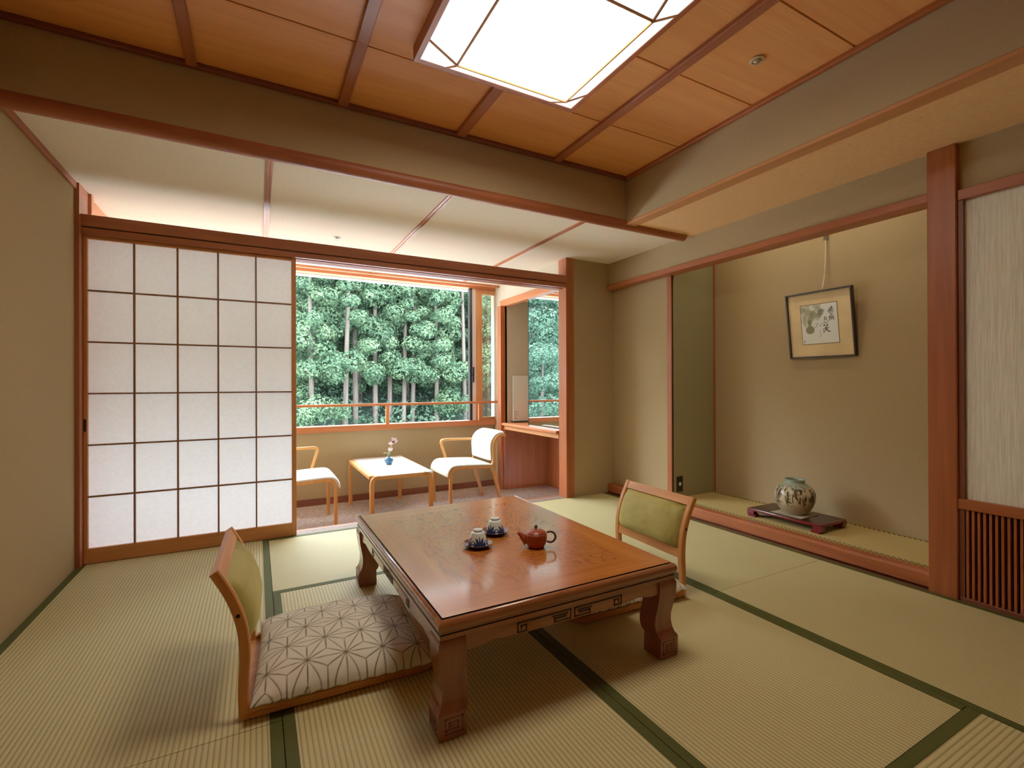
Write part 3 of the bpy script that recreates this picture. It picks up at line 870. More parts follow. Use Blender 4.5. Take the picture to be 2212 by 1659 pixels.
ch = legless_chair()
ch['label'] = 'legless wooden chair with olive velvet back standing between plain wall and table'
ch['group'] = 'legless chairs at the low table'
ch.location = (-.046, 1.625, 0); ch.rotation_euler = (0, 0, math.radians(-2))
ch2 = copy_tree(ch); ch2['label'] = 'legless wooden chair with olive velvet back facing us between table and alcove'
ch2.location = (1.792, 1.585 + .49, 0); ch2.rotation_euler = (0, 0, math.radians(178))
cu = cushion(M)
tag(cu, 'hemp-leaf patterned pale floor cushion on the chair beside the plain wall', 'cushion', 'floor cushions on the legless chairs')
cu.location = (-.020, 1.595, .0215); cu.rotation_euler = (0, 0, math.radians(-3.5))
cu2 = cu.copy(); C.objects.link(cu2)
cu2['label'] = 'hemp-leaf patterned floor cushion mostly hidden behind the table leg, alcove side'
cu2.location = (1.775, 1.565 + .545, .0215); cu2.rotation_euler = (0, 0, math.radians(178))

# ------------------------------------------------------------------ tea things
TZ = .3390
def cup_paint(th, z):
    # z measured from the table: inverted cup, leaves rise from the rim; zig-zag pointed leaves
    for c0 in (.15, 1.72, 3.3, 4.87):
        d = (th - c0 + PI) % (2 * PI) - PI
        x = d * .037
        for bx, ang, ln_ in ((0, 0, .042), (-.003, -24, .040), (.003, 24, .040), (-.006, -44, .034), (.006, 44, .034), (-.008, -62, .026), (.008, 62, .026), (-.004, -12, .036), (.004, 12, .036), (-.006, -78, .018), (.006, 78, .018)):
            a = math.radians(ang); ex, ez = math.sin(a), math.cos(a)
            px, pz = x - bx, z - .003
            tt = (px * ex + pz * ez) / ln_
            if 0 <= tt <= 1 and abs(px * ez - pz * ex) < .0050 * (1 - tt) ** .6 * (.7 + .9 * min(tt, .5)): return 1
    return 0
def make_cup():
    t = thing('tea_cup', '', 'tea cup', (0, 0, 0))
    prof = [(.0405, .0), (.0415, .001), (.0412, .003)]
    prof += [(.0412 - .0125 * (k / 60) ** 1.3, .003 + .047 * k / 60) for k in range(1, 61)]
    prof += [(.0270, .0535), (.0235, .0565), (.0195, .0580)]
    inner = [(.0180, .0550), (.026, .050), (.036, .020), (.0385, .0005)]
    mb = MB(); mb.lathe(prof, n=240, fn=cup_paint, cap0=False, cap1=True); mb.build('cup_body', [M['porcelain'], M['cobalt']], t, 50)
    mb = MB(); mb.lathe([(.0190, .0575), (.0194, .0580), (.0194, .0605), (.0188, .061)], n=40, cap0=False, cap1=False); mb.build('foot_line', M['dark_line'], t, 50)
    mb = MB(); mb.lathe([(.0188, .0608), (.0184, .0655), (.0160, .0662), (.0145, .0645)], n=40); mb.build('foot_ring', M['porcelain'], t, 50)
    return t
def make_saucer():
    t = thing('saucer', '', 'saucer', (0, 0, 0))
    mb = MB(); mb.lathe([(.001, .0055), (.040, .0055), (.046, .008), (.0575, .0165), (.0595, .0175), (.0605, .0165)], n=64, cap1=False); mb.build('saucer_top', M['saucer'], t, 50)
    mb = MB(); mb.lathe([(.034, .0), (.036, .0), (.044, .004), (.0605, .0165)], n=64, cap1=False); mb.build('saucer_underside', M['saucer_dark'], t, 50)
    return t
cup = make_cup(); cup['label'] = 'upturned white cup with blue leaves, nearer of the two'; cup['group'] = 'upturned tea cups'
sau = make_saucer(); sau['label'] = 'round brown saucer under the nearer upturned cup'; sau['group'] = 'saucers under the cups'
cup.location = (.796, 1.783, TZ + .0058); cup.rotation_euler = (0, 0, -.35); sau.location = (.796, 1.783, TZ)
cup2 = copy_tree(cup); sau2 = copy_tree(sau)
cup2['label'] = 'upturned white cup with blue leaves, farther one toward the window'; sau2['label'] = 'round brown saucer under the farther upturned cup'
cup2.location = (.930, 1.897, TZ + .0058); cup2.rotation_euler = (0, 0, .35); sau2.location = (.930, 1.897, TZ)

tp = thing('teapot', 'small red clay teapot with ring handle on the low table', 'teapot', (1.002, 1.665, TZ))
o3 = (1.002, 1.665, TZ)
mb = MB(); mb.lathe([(.028, 0), (.031, .001), (.033, .005), (.041, .018), (.0445, .034), (.0445, .050), (.043, .056), (.0375, .060), (.034, .0605)], o3, 56); mb.build('pot_body', M['teapot'], tp, 50)
mb = MB(); mb.lathe([(.0385, .0595), (.0395, .061), (.038, .063), (.028, .068), (.014, .0712), (.005, .072)], o3, 48)
lid = mb.build('lid', M['teapot'], tp, 50)
mb = MB(); mb.lathe([(.003, .071), (.0035, .076), (.0065, .079), (.007, .084), (.004, .089), (.001, .090)], o3, 20); mb.build('knob', M['teapot_dark'], lid, 60)
rt = Vector((math.cos(math.radians(-28.2)), math.sin(math.radians(-28.2)), 0))     # picture-plane direction of the handle
mb = MB(); P0 = Vector(o3)
pts = [P0 - rt * .036 + Vector((0, 0, .022)), P0 - rt * .050 + Vector((0, 0, .036)), P0 - rt * .062 + Vector((0, 0, .050)), P0 - rt * .074 + Vector((0, 0, .058))]
P = smoothpath(pts, 5); mb.tube(P, [.020 - .0145 * (i / (len(P) - 1)) ** .7 for i in range(len(P))], 18); mb.build('spout', M['teapot'], tp, 60)
mb = MB(); pts = []
for k in range(19):
    a = math.radians(128 - 256 * k / 18)
    pts.append(P0 + rt * (.058 + .0215 * math.cos(a)) + Vector((0, 0, .041 + .0215 * math.sin(a))))
mb.tube(pts, .0042, 12); mb.build('handle', M['teapot_dark'], tp, 60)

# ------------------------------------------------------------------ veranda furniture
def veranda_chair(label):
    """faces -X; x of the front legs 1.55; built in place, origin under the seat"""
    t = thing('armchair', label, 'armchair', (1.8, 4.30, VZ))
    yn, yf = 4.075, 4.53
    for y in (yn, yf):
        mb = MB()
        P = [(1.55, y, VZ), (1.55, y, .10)] + smoothpath([(1.55, y, .15), (1.553, y, .19), (1.572, y, .222), (1.61, y, .236), (1.70, y, .236), (1.84, y, .229), (1.93, y, .226), (1.968, y, .238), (1.985, y, .275),
                        (1.985, y, .34), (1.982, y, .40), (1.993, y, .455), (2.025, y, .50), (2.065, y, .516), (2.11, y, .512)], 4)
        mb.sweep(P, (0, 1, 0), .030, .026, bev=.004); mb.build('side_frame', M['beech_z'], t)
        mb = MB(); mb.sweep([(1.955, y, .226), (1.985, y, .17), (2.076, y, VZ)], (0, 1, 0), .030, [.040, .034, .024], bev=.003); mb.build('leg', M['beech_z'], t)
    # arm on the window side
    mb = MB(); y = yf + .032
    P = smoothpath([(1.70, y, .215), (1.672, y, .30), (1.640, y, .405), (1.640, y, .432), (1.662, y, .446), (1.75, y, .447), (1.985, y, .440)], 5)
    mb.sweep(P, (0, 1, 0), .034, .022, bev=.004); mb.build('arm', M['beech_x'], t)
    # seat pad: bent sheet between the frames
    def pad(path, y0, y1, th, nm):
        P = [Vector(p) for p in path]; rings = []
        for i, p in enumerate(P):
            d = (P[min(i + 1, len(P) - 1)] - P[max(i - 1, 0)]).normalized(); n = Vector((0, 1, 0)).cross(d).normalized()
            if n.z < 0 and nm == 'seat_pad': n = -n
            k = math.sin(PI * min(1, max(0, (i + .35) / (len(P) - .3)))) ** .35
            h = th * (.35 + .65 * k)
            rings.append([tuple(p + n * (h if f else 0) * (c if f else 1) + Vector((0, yy, 0))) for yy, f, c in
                          ((y0, 0, 0), (y0, 1, .55), (y0 + .02, 1, .92), ((y0 + y1) / 2, 1, 1.0), (y1 - .02, 1, .92), (y1, 1, .55), (y1, 0, 0))])
        mb = MB(); mb.loft(rings); mb.build(nm, M['fabric'], t, 50)
    pad(smoothpath([(1.525, 0, .165), (1.534, 0, .205), (1.560, 0, .240), (1.605, 0, .252), (1.72, 0, .250), (1.86, 0, .244), (1.955, 0, .240)], 4), yn - .012, yf + .012, .022, 'seat_pad')
    # backrest: plywood shell and pad in front of it
    bp = smoothpath([(1.972, 0, .285), (1.968, 0, .35), (1.965, 0, .41), (1.978, 0, .465), (2.012, 0, .508), (2.055, 0, .528), (2.10, 0, .526)], 4)
    P = [Vector(p) for p in bp]; rings = []
    for i, p in enumerate(P):
        d = (P[min(i + 1, len(P) - 1)] - P[max(i - 1, 0)]).normalized(); n = Vector((0, 1, 0)).cross(d).normalized()
        if n.x > 0 and abs(n.x) > abs(n.z): n = -n
        if abs(n.z) >= abs(n.x) and n.z < 0: n = -n
        rings.append([tuple(p + n * h + Vector((0, yy, 0))) for yy, h in ((yn + .0, 0), (yn + .004, .014), (yn + .05, .026), ((yn + yf) / 2, .028), (yf - .05, .026), (yf - .004, .014), (yf, 0))])
    mb = MB(); mb.loft(rings); mb.build('back_pad', M['fabric'], t, 50)
    mb = MB(); mb.sweep([(p[0] + .008, 4.3025, p[2] - .004) for p in bp[:20]], (0, 1, 0), yf - yn - .03, .008); mb.build('back_shell', M['beech_y'], t)
    return t
c1 = veranda_chair('pale wooden veranda armchair with white pads beside the dressing desk')
c1['group'] = 'veranda armchairs'
c2 = copy_tree(c1)
c2['label'] = 'pale wooden veranda armchair half hidden behind the paper screen'
c2.location = (2.113 - 1.8, 4.30, VZ)
c2.scale = (-1, 1, 1)

st = thing('side_table', 'small pale wooden side table with white top by the window', 'side table', (1.04, 4.31, VZ))
ax0, ax1, ay0, ay1, az = .779, 1.295, 3.80, 4.81, .282
MB().box(ax0 + .045, ax1 - .004, ay0 + .004, ay1 - .004, az - .016, az + .001).build('table_top', M['table_white'], st)
MB().box(ax0, ax0 + .045, ay0 + .04, ay1 - .04, az - .030, az, .004).build('side_rail', M['beech_y'], st)
MB().box(ax1 - .014, ax1, ay0 + .03, ay1 - .03, az - .030, az, .004).build('side_rail', M['beech_y'], st)
for ya, yb in ((ay0, ay0 + .022), (ay1 - .022, ay1)): MB().box(ax0 + .03, ax1 - .03, ya, yb, az - .030, az - .002, .003).build('end_rail', M['beech_x'], st)
for X, sx in ((ax0, 1), (ax1, -1)):
    for Y, sy in ((ay0, 1), (ay1, -1)):
        mb = MB()
        P = smoothpath([(X + sx * .08, Y + sy * .018, az - .014), (X + sx * .05, Y + sy * .018, az - .016), (X + sx * .026, Y + sy * .018, az - .034), (X + sx * .018, Y + sy * .018, az - .07)], 5) + [(X + sx * .018, Y + sy * .018, VZ)]
        mb.sweep(P, (0, 1, 0), .036, .032, bev=.005); mb.build('leg', M['beech_z'], st)

bv = thing('bud_vase', 'small round blue glazed bud vase on the white side table', 'vase', (1.05, 4.30, az))
ob = (1.055, 4.33, az + .001)
mb = MB(); mb.lathe([(.020, 0), (.024, .002), (.026, .006), (.036, .018), (.041, .034), (.038, .050), (.026, .062), (.012, .068), (.0095, .074), (.012, .079), (.009, .079), (.006, .07)], ob, 36); mb.build('vase_body', M['vase'], bv, 50)
fl = thing('flower_sprig', 'sprig of pale pink flowers standing in the blue bud vase', 'flowers', (1.055, 4.33, az + .07))
mb = MB(); V0 = Vector(ob)
mb.tube(smoothpath([V0 + Vector((0, 0, .05)), V0 + Vector((.002, 0, .09)), V0 + Vector((.014, 0, .14)), V0 + Vector((.026, 0, .18)), V0 + Vector((.044, 0, .222))], 4), .0022, 6)
mb.tube(smoothpath([V0 + Vector((-.002, 0, .06)), V0 + Vector((-.012, 0, .098)), V0 + Vector((-.034, 0, .108)), V0 + Vector((-.046, 0, .098))], 4), .003, 6)
mb.build('stem', M['stem'], fl)
rnd = random.Random(5)
def petal(mb, c, d, L, w):
    d = Vector(d).normalized(); s = d.cross(Vector((.3, 1, .2))).normalized(); u = s.cross(d)
    r = [[tuple(Vector(c) + d * L * t_ + s * w * k * math.sin(PI * min(.97, max(.06, t_))) + u * .2 * w * (1 - k * k)) for k in (-1, 0, 1)] for t_ in (0, .3, .6, .85, 1)]
    mb.loft(r, closed=False, cap0=False, cap1=False)
def blossom(c, nm, n, L, mat):
    mb = MB()
    for k in range(n):
        a = 2 * PI * k / n + rnd.random()
        petal(mb, c, (math.cos(a), .5 * math.sin(a), .5 + .6 * rnd.random()), L * (.8 + .4 * rnd.random()), L * .28)
    mb.build(nm, mat, fl)
blossom(V0 + Vector((.012, 0, .118)), 'blossom', 7, .034, M['petal'])
blossom(V0 + Vector((.022, 0, .175)), 'blossom', 7, .036, M['petal'])
blossom(V0 + Vector((.050, 0, .190)), 'blossom', 8, .038, M['petal'])
blossom(V0 + Vector((.046, 0, .215)), 'blossom', 7, .030, M['petal'])
blossom(V0 + Vector((.036, -.004, .192)), 'flower_centre', 8, .026, M['petal_dark'])
mb = MB()
for d in ((-.6, 0, .8), (.5, .1, .9), (-.2, -.3, 1)): petal(mb, V0 + Vector((0, 0, .075)), d, .05, .011)
mb.build('leaf', M['leafgreen'], fl)

hr = thing('handrail', 'slim orange wooden handrail across the veranda window', 'handrail', (1.0, 4.86, .6))
MB().box(XL, 2.44, 4.845, 4.880, .793, .818, .004).build('rail', M['orange_x'], hr)
for x in (.13, 1.172, 2.20): MB().box(x - .018, x + .018, 4.85, 4.876, .603, .793, .003).build('baluster', M['orange_z'], hr)

vd = thing('vanity_desk', 'built-in reddish dressing desk with pale counter in the veranda alcove', 'desk', (2.66, 4.13, VZ))
MB().box(2.372, 2.958, 3.587, 4.664, .556, .582, .003).build('counter', M['orange_y'], vd)
MB().box(2.40, 2.42, 3.587, 4.664, .512, .556).build('front_rail', M['hinoki_y'], vd)
MB().box(2.395, 2.958, 4.640, 4.664, VZ, .512).build('side_panel', M['trim_z'], vd)
MB().box(2.935, 2.958, 3.587, 4.640, VZ, .512).build('back_panel', M['trim_z'], vd)
mi_ = thing('mirror', 'tall sliding mirror above the dressing desk reflecting the trees', 'mirror', (2.44, 3.89, .583))
MB().box(2.440, 2.446, 3.588, 4.185, .583, 1.868).build('mirror_glass', M['mirror'], mi_)
MB().box(2.438, 2.448, 4.185, 4.192, .583, 1.868).build('edge_strip', M['alu'], mi_)
wb = thing('notice_board', 'white notice board with dark foot leaning in the dressing alcove', 'board', (2.65, 4.64, .583))
MB().box(2.50, 2.86, 4.630, 4.640, .598, 1.10).build('board_face', M['white_board'], wb)
MB().box(2.49, 2.87, 4.600, 4.664, .583, .598).build('board_foot', M['alu'], wb)
mb = MB()
for k in range(5): mb.box(2.512, 2.512 + (.05, .04, .055, .03, .045)[k], 4.629, 4.630, .70 - k * .018, .703 - k * .018)
mb.build('small_print', M['dark_line'], wb)

# ------------------------------------------------------------------ picture alcove things
ds = thing('display_stand', 'low red lacquered display stand with dark top on the alcove mat', 'display stand', (3.165, 1.91, .0815))
dx0, dx1, dy0, dy1, dz0, dz1 = 3.02, 3.31, 1.665, 2.155, .0815, .137
MB().box(dx0 + .014, dx1 - .014, dy0 + .014, dy1 - .014, dz1 - .014, dz1 - .001).build('stand_top', M['lacquer_top'], ds)
mb = MB()
mb.box(dx0, dx0 + .015, dy0, dy1, dz1 - .017, dz1, .004, seg=2); mb.box(dx1 - .015, dx1, dy0, dy1, dz1 - .017, dz1, .004, seg=2)
mb.box(dx0 + .012, dx1 - .012, dy0, dy0 + .015, dz1 - .017, dz1, .004, seg=2); mb.box(dx0 + .012, dx1 - .012, dy1 - .015, dy1, dz1 - .017, dz1, .004, seg=2)
mb.build('rim', M['lacquer'], ds, 40)
for X, sx in ((dx0, 1), (dx1, -1)):
    for Y, sy in ((dy0, 1), (dy1, -1)):
        mb = MB()
        P = smoothpath([(Y + 0 * sy, dz1 - .008), (Y - sy * .003, dz1 - .024), (Y + sy * .002, dz1 - .042), (Y + sy * .012, dz0), (Y + sy * .060, dz0), (Y + sy * .058, dz0 + .010), (Y + sy * .04, dz1 - .022), (Y + sy * .07, dz1 - .012)][:0] or
                       [(0, Y, dz1 - .008), (0, Y - sy * .003, dz1 - .024), (0, Y + sy * .003, dz0 + .008), (0, Y + sy * .010, dz0)], 3)
        poly = [(p[1], p[2]) for p in P] + [(Y + sy * .058, dz0), (Y + sy * .060, dz0 + .012), (Y + sy * .046, dz0 + .020), (Y + sy * .046, dz1 - .016)]
        mb.prism(poly, 'x', X + sx * .001, X + sx * .045); mb.build('foot', M['lacquer'], ds, 40)
ct = MB().box(3.055, 3.255, 1.805, 2.005, dz1 + .0005, dz1 + .0022).build('table_mat', M['cloth'])
tag(ct, 'square of pale cloth between the jar and the lacquered stand', 'cloth')
jar = thing('glazed_jar', 'round stoneware jar with mottled green brown glaze on the stand', 'jar', (3.155, 1.903, dz1 + .0022))
oj = (3.155, 1.903, dz1 + .0022)
jp = [(.052, 0), (.060, .001), (.066, .006), (.090, .030), (.110, .065), (.1205, .105), (.119, .135), (.108, .165), (.088, .187), (.068, .199), (.060, .205), (.058, .214), (.060, .222), (.062, .226), (.058, .228), (.053, .224), (.052, .205), (.07, .19)]
mb = MB(); mb.lathe([tuple(p) for p in smoothpath([(a, 0, b) for a, b in jp], 3) for p in [(p[0], p[2])]], oj, 64, cap1=False); mb.build('jar_body', M['jar'], jar, 60)

# hanging picture
pc = Vector((3.405, 1.875, 1.4075))
pf = thing('hanging_picture', 'framed ink painting of a gourd with brush writing, hung leaning forward', 'picture', tuple(pc))
PW, PH = .434, .458
def lp(u, v, d):      # u: 0 = left as seen, v: 0 = bottom, d towards the room; returns local coordinates
    return (-d, (0.5 - u) * PW, (v - .5) * PH)
def lbox(u0, u1, v0, v1, d0, d1, nm, mat):
    a, b = lp(u0, v0, d0), lp(u1, v1, d1)
    mb = MB(); mb.box(a[0] + pc.x, b[0] + pc.x, a[1] + pc.y, b[1] + pc.y, a[2] + pc.z, b[2] + pc.z, .001); return mb
fw_ = .026
mbs = MB()
for (u0, u1, v0, v1) in ((0, fw_, 0, 1), (1 - fw_, 1, 0, 1), (fw_, 1 - fw_, 0, fw_), (fw_, 1 - fw_, 1 - fw_, 1)):
    a, b = lp(u0, v0, -.014), lp(u1, v1, .018)
    mbs.box(a[0] + pc.x, b[0] + pc.x, a[1] + pc.y, b[1] + pc.y, a[2] + pc.z, b[2] + pc.z, .0015)
mbs.build('frame', M['frame_dark'], pf)
a, b = lp(.02, .02, -.012), lp(.98, .98, .002)
MB().box(a[0] + pc.x, b[0] + pc.x, a[1] + pc.y, b[1] + pc.y, a[2] + pc.z, b[2] + pc.z).build('mount', M['mount'], pf)
pu0, pu1, pv0, pv1 = .222, .768, .215, .800
a, b = lp(pu0 - .010, pv0 - .010, .001), lp(pu1 + .010, pv1 + .010, .0032)
MB().box(a[0] + pc.x, b[0] + pc.x, a[1] + pc.y, b[1] + pc.y, a[2] + pc.z, b[2] + pc.z).build('inner_border', plain('bronze_border', (120, 92, 48), .5), pf)
# the painting: colours at the points of a fine grid. s: 0..1 left to right, r: 0..1 top to bottom
def sd(px, py, ax, ay, bx, by):
    dx, dy = bx - ax, by - ay; L2 = dx * dx + dy * dy or 1e-9
    tt = max(0, min(1, ((px - ax) * dx + (py - ay) * dy) / L2))
    return math.hypot(px - ax - tt * dx, py - ay - tt * dy), tt
ink = []
def stroke(pts, w):
    for p, q in zip(pts, pts[1:]): ink.append((p[0], p[1], q[0], q[1], w))
def glyph(cx, cy, sz, strokes):
    for pts, w in strokes: stroke([(cx + (x - .5) * sz, cy + (y - .5) * sz) for x, y in pts], w * sz)
glyph(.835, .185, .175, [([(.62, .0), (.70, .12)], .09), ([(.30, .22), (.85, .14)], .06), ([(.12, .50), (.92, .40)], .06), ([(.34, .24), (.28, .62)], .06), ([(.50, .22), (.48, .60)], .06), ([(.68, .2), (.68, .58)], .06),
                         ([(.05, .68), (.95, .60)], .06), ([(.28, .84), (.36, .98)], .08), ([(.50, .80), (.54, .90)], .07), ([(.72, .78), (.82, .88)], .07)])
glyph(.835, .365, .165, [([(.55, .0), (.66, .12)], .09), ([(.30, .26), (.90, .18)], .06), ([(.32, .26), (.26, .70), (.10, 1.0)], .08), ([(.12, .42), (.20, .50)], .07), ([(.46, .44), (.92, .38)], .055), ([(.48, .56), (.46, .90)], .06),
                         ([(.48, .56), (.94, .52), (.90, .90), (.78, .92)], .06), ([(.70, .42), (.66, .62), (.56, .74)], .055), ([(.68, .62), (.80, .74)], .05)])
glyph(.685, .42, .165, [([(.42, .0), (.34, .10)], .08), ([(.28, .14), (.26, .62)], .055), ([(.28, .14), (.66, .12), (.64, .58)], .05), ([(.30, .30), (.6, .28)], .04), ([(.30, .45), (.6, .43)], .04), ([(.2, .78), (.18, .92)], .06), ([(.36, .74), (.42, .96), (.68, .94)], .06), ([(.74, .70), (.86, .82)], .06)])
glyph(.690, .635, .20, [([(.24, .0), (.12, .16)], .07), ([(.20, .10), (.42, .08)], .06), ([(.62, -.02), (.54, .12)], .07), ([(.60, .07), (.82, .04)], .06), ([(.30, .34), (.74, .24)], .06), ([(.10, .54), (.88, .42)], .06), ([(.52, .30), (.44, .62), (.04, .98)], .07), ([(.50, .56), (.70, .80), (.96, .94)], .09)])
stroke([(.050, .90), (.052, .97)], .012)
blobs = []   # x, y, rx, ry, colour, strength
rn = random.Random(11)
for k in range(26):
    x = rn.random() * .52; y = rn.random() * (.42 - .35 * max(0, x - .2)); r_ = .05 + .05 * rn.random()
    blobs.append((x, y, r_, r_ * (.7 + .5 * rn.random()), rn.choice([(150, 152, 112), (166, 168, 132), (176, 178, 150), (140, 140, 100)]), .35 + .3 * rn.random()))
blobs += [(.56, .20, .075, .085, (88, 94, 72), .75), (.50, .28, .09, .06, (104, 108, 80), .6), (.62, .17, .05, .04, (110, 116, 92), .5), (.34, .26, .09, .10, (142, 144, 96), .7), (.10, .42, .05, .14, (176, 172, 140), .5)]
blobs += [(.235, .445, .058, .072, (116, 114, 74), .85), (.235, .52, .038, .05, (122, 120, 78), .85), (.235, .635, .122, .105, (124, 120, 70), .92), (.18, .60, .05, .04, (150, 140, 84), .5)]
for pts in ([(.40, .50), (.47, .49), (.42, .56), (.38, .58)], [(.50, .56), (.55, .53), (.60, .48)], [(.50, .68), (.53, .78), (.50, .84)], [(.59, .66), (.60, .69)]):
    for p, q in zip(pts, pts[1:]):
        for k in range(6):
            tt = k / 5; blobs.append((p[0] + (q[0] - p[0]) * tt, p[1] + (q[1] - p[1]) * tt, .012, .012, (140, 138, 130), .5))
GN, GM = 170, 180
vs, fs, col = [], [], []
bg = lin((238, 244, 244)); ik = lin((26, 26, 28))
for j in range(GM + 1):
    for i in range(GN + 1):
        s_, r_ = i / GN, j / GM
        p = lp(pu0 + (pu1 - pu0) * s_, pv1 - (pv1 - pv0) * r_, .0038)
        vs.append((p[0] + pc.x, p[1] + pc.y, p[2] + pc.z))
        c = list(bg[:3])
        for (x, y, rx, ry, cc, k) in blobs:
            d2 = ((s_ - x) / rx) ** 2 + ((r_ - y) / ry) ** 2
            if d2 < 1.3:
                w = k * max(0, min(1, (1.15 - d2) * 4)); lc = lin(cc)
                c = [c[q] * (1 - w) + lc[q] * w for q in range(3)]
        for (ax_, ay_, bx_, by_, w) in ink:
            if abs(s_ - (ax_ + bx_) / 2) < .2 and abs(r_ - (ay_ + by_) / 2) < .2:
                d, tt = sd(s_, r_, ax_, ay_, bx_, by_)
                k = max(0, min(1, (w * (.86 - .25 * tt) - d) / .004 + .5))
                if k > 0: c = [c[q] * (1 - k) + ik[q] * k for q in range(3)]
        col += [c[0], c[1], c[2], 1]
for j in range(GM):
    for i in range(GN):
        a_ = j * (GN + 1) + i; fs.append((a_, a_ + GN + 1, a_ + GN + 2, a_ + 1))
art = raw('ink_painting', vs, fs, M['ink'], pf)
at = art.data.color_attributes.new('paint', 'FLOAT_COLOR', 'POINT'); at.data.foreach_set('color', col)
pf.rotation_euler = (0, math.radians(-7.5), 0)
hk = thing('picture_hanger', 'white hanging cord and metal hook holding up the framed picture', 'hanger', (3.43, 1.85, 2.0))
MB().tube(smoothpath([(3.436, 1.852, 2.0), (3.430, 1.850, 1.86), (3.424, 1.854, 1.74), (3.400, 1.856, 1.645)], 4), .0042, 8).build('cord', M['cord'], hk)
mb = MB(); mb.box(3.430, 3.445, 1.838, 1.866, 1.985, 2.02, .003); mb.tube([(3.428, 1.852, 2.012), (3.418, 1.852, 2.000), (3.424, 1.852, 1.990), (3.434, 1.852, 1.996)], .004, 8); mb.build('hook', M['chrome'], hk)

ot = thing('wall_outlet', 'small dark outlet plate with white socket low on the alcove side wall', 'outlet', (3.03, 2.765, .19))
MB().box(2.990, 3.060, 2.758, 2.765, .128, .252, .003).build('plate', M['black'], ot)
MB().box(3.012, 3.036, 2.755, 2.759, .178, .204, .001).build('socket', M['white_plastic'], ot)

# ------------------------------------------------------------------ outside: hillside and trees
def hz(x, y): return -4.6 + max(0, y - 20) * .62 + .35 * math.sin(x * .5 + y * .3)
vs, fs = [], []
NX, NY = 48, 30
for j in range(NY + 1):
    for i in range(NX + 1):
        x = -60 + 120 * i / NX; y = 9 + 80 * j / NY
        vs.append((x, y, hz(x, y)))
for j in range(NY):
    for i in range(NX):
        a = j * (NX + 1) + i; fs.append((a, a + 1, a + NX + 2, a + NX + 1))
hill = raw('hill', vs, fs, M['hill'], None, True); struct(hill, 'dark green wooded hillside outside the window', 'hillside')

def leaf_blob(V, F, c, r, n, rnd, ls, flat=.75, droop=.25):
    for k in range(n):
        while True:
            d = Vector((rnd.uniform(-1, 1), rnd.uniform(-1, 1), rnd.uniform(-1, 1)))
            if .05 < d.length <= 1: break
        d.normalize()
        rad = r * (.55 + .45 * rnd.random() ** .5)
        p = Vector(c) + Vector((d.x * rad, d.y * rad, d.z * rad * flat))
        nrm = (d + Vector((rnd.uniform(-.5, .5), rnd.uniform(-.5, .5), rnd.uniform(-.2, .7)))).normalized()
        a = nrm.cross(Vector((rnd.uniform(-1, 1), rnd.uniform(-1, 1), rnd.uniform(-1, 1)))).normalized()
        b = nrm.cross(a)
        L = ls * (.6 + .8 * rnd.random()); W = L * (.35 + .3 * rnd.random())
        i0 = len(V)
        V.extend([tuple(p - a * L - b * 0), tuple(p + b * W - nrm * L * .15), tuple(p + a * L - nrm * L * droop), tuple(p - b * W - nrm * L * .15)])
        F.append((i0, i0 + 1, i0 + 2, i0 + 3))

def cedar_mesh(seed, H, z0, dens, R):
    rnd = random.Random(seed); V, F = [], []
    z = z0
    while z < H:
        f = (z - z0) / (H - z0); rr = R * (1.0 - .62 * f) * (.75 + .4 * rnd.random())
        nb = 3 if f < .8 else 2
        for k in range(nb):
            a = rnd.random() * 2 * PI
            cr = (.50 + .32 * rnd.random()) * (1 - .35 * f)
            leaf_blob(V, F, (math.cos(a) * rr, math.sin(a) * rr, z + rnd.uniform(-.3, .3)), cr, int(dens * cr), rnd, .085)
        z += .62 * (.8 + .4 * rnd.random())
    leaf_blob(V, F, (0, 0, H), .5, int(dens * .6), rnd, .085)
    return V, F
def broad_mesh(seed, H, R, dens):
    rnd = random.Random(seed); V, F = [], []
    for k in range(34):
        d = Vector((rnd.gauss(0, 1), rnd.gauss(0, 1), rnd.gauss(0, .9))).normalized()
        leaf_blob(V, F, (d.x * R * .8, d.y * R * .8, H - R + d.z * R * .85), .75 + .45 * rnd.random(), dens, rnd, .10)
    return V, F
def make_tree(nm, VF, mat, H, r0, lean, label, cat, group, bare):
    t = thing(nm, label, cat, (0, 0, 0), group)
    mb = MB(); mb.tube([(0, 0, -1.0), (lean * .3, 0, H * .3), (lean * .65, 0, H * .65), (lean, 0, H)], [r0, r0 * .8, r0 * .55, r0 * .2], 9)
    mb.build('trunk', M['bark'], t, 60)
    V, F = VF
    raw('foliage', V, F, mat, t)
    return t
protos = []
GR = ('cedar trees on the hillside', 'bushy cedars higher on the hillside', 'broadleaf trees on the hillside')
LB = ('tall cedar with pale bare lower trunk on the hillside outside the window',
      'bushy dense cedar higher up the hillside behind the bare trunks',
      'round leafy broadleaf tree on the hillside reflected in the mirror')
A1 = make_tree('cedar_tree', cedar_mesh(1, 15, 5.6, 620, 1.1), M['cedar'], 15.5, .155, 0, LB[0], 'tree', GR[0], 1)
A2 = make_tree('cedar_tree', cedar_mesh(2, 14, 3.6, 620, 1.25), M['cedar'], 14.5, .14, .5, LB[0], 'tree', GR[0], 1)
A3 = make_tree('cedar_tree', cedar_mesh(3, 13, 1.6, 600, 1.4), M['cedar'], 13.5, .13, -.3, LB[0], 'tree', GR[0], 1)
B1 = make_tree('bushy_cedar_tree', cedar_mesh(4, 13, 1.0, 560, 1.7), M['cedar'], 13.5, .17, 0, LB[1], 'tree', GR[1], 0)
B2 = make_tree('bushy_cedar_tree', cedar_mesh(5, 12, .6, 560, 1.6), M['cedar'], 12.5, .16, .2, LB[1], 'tree', GR[1], 0)
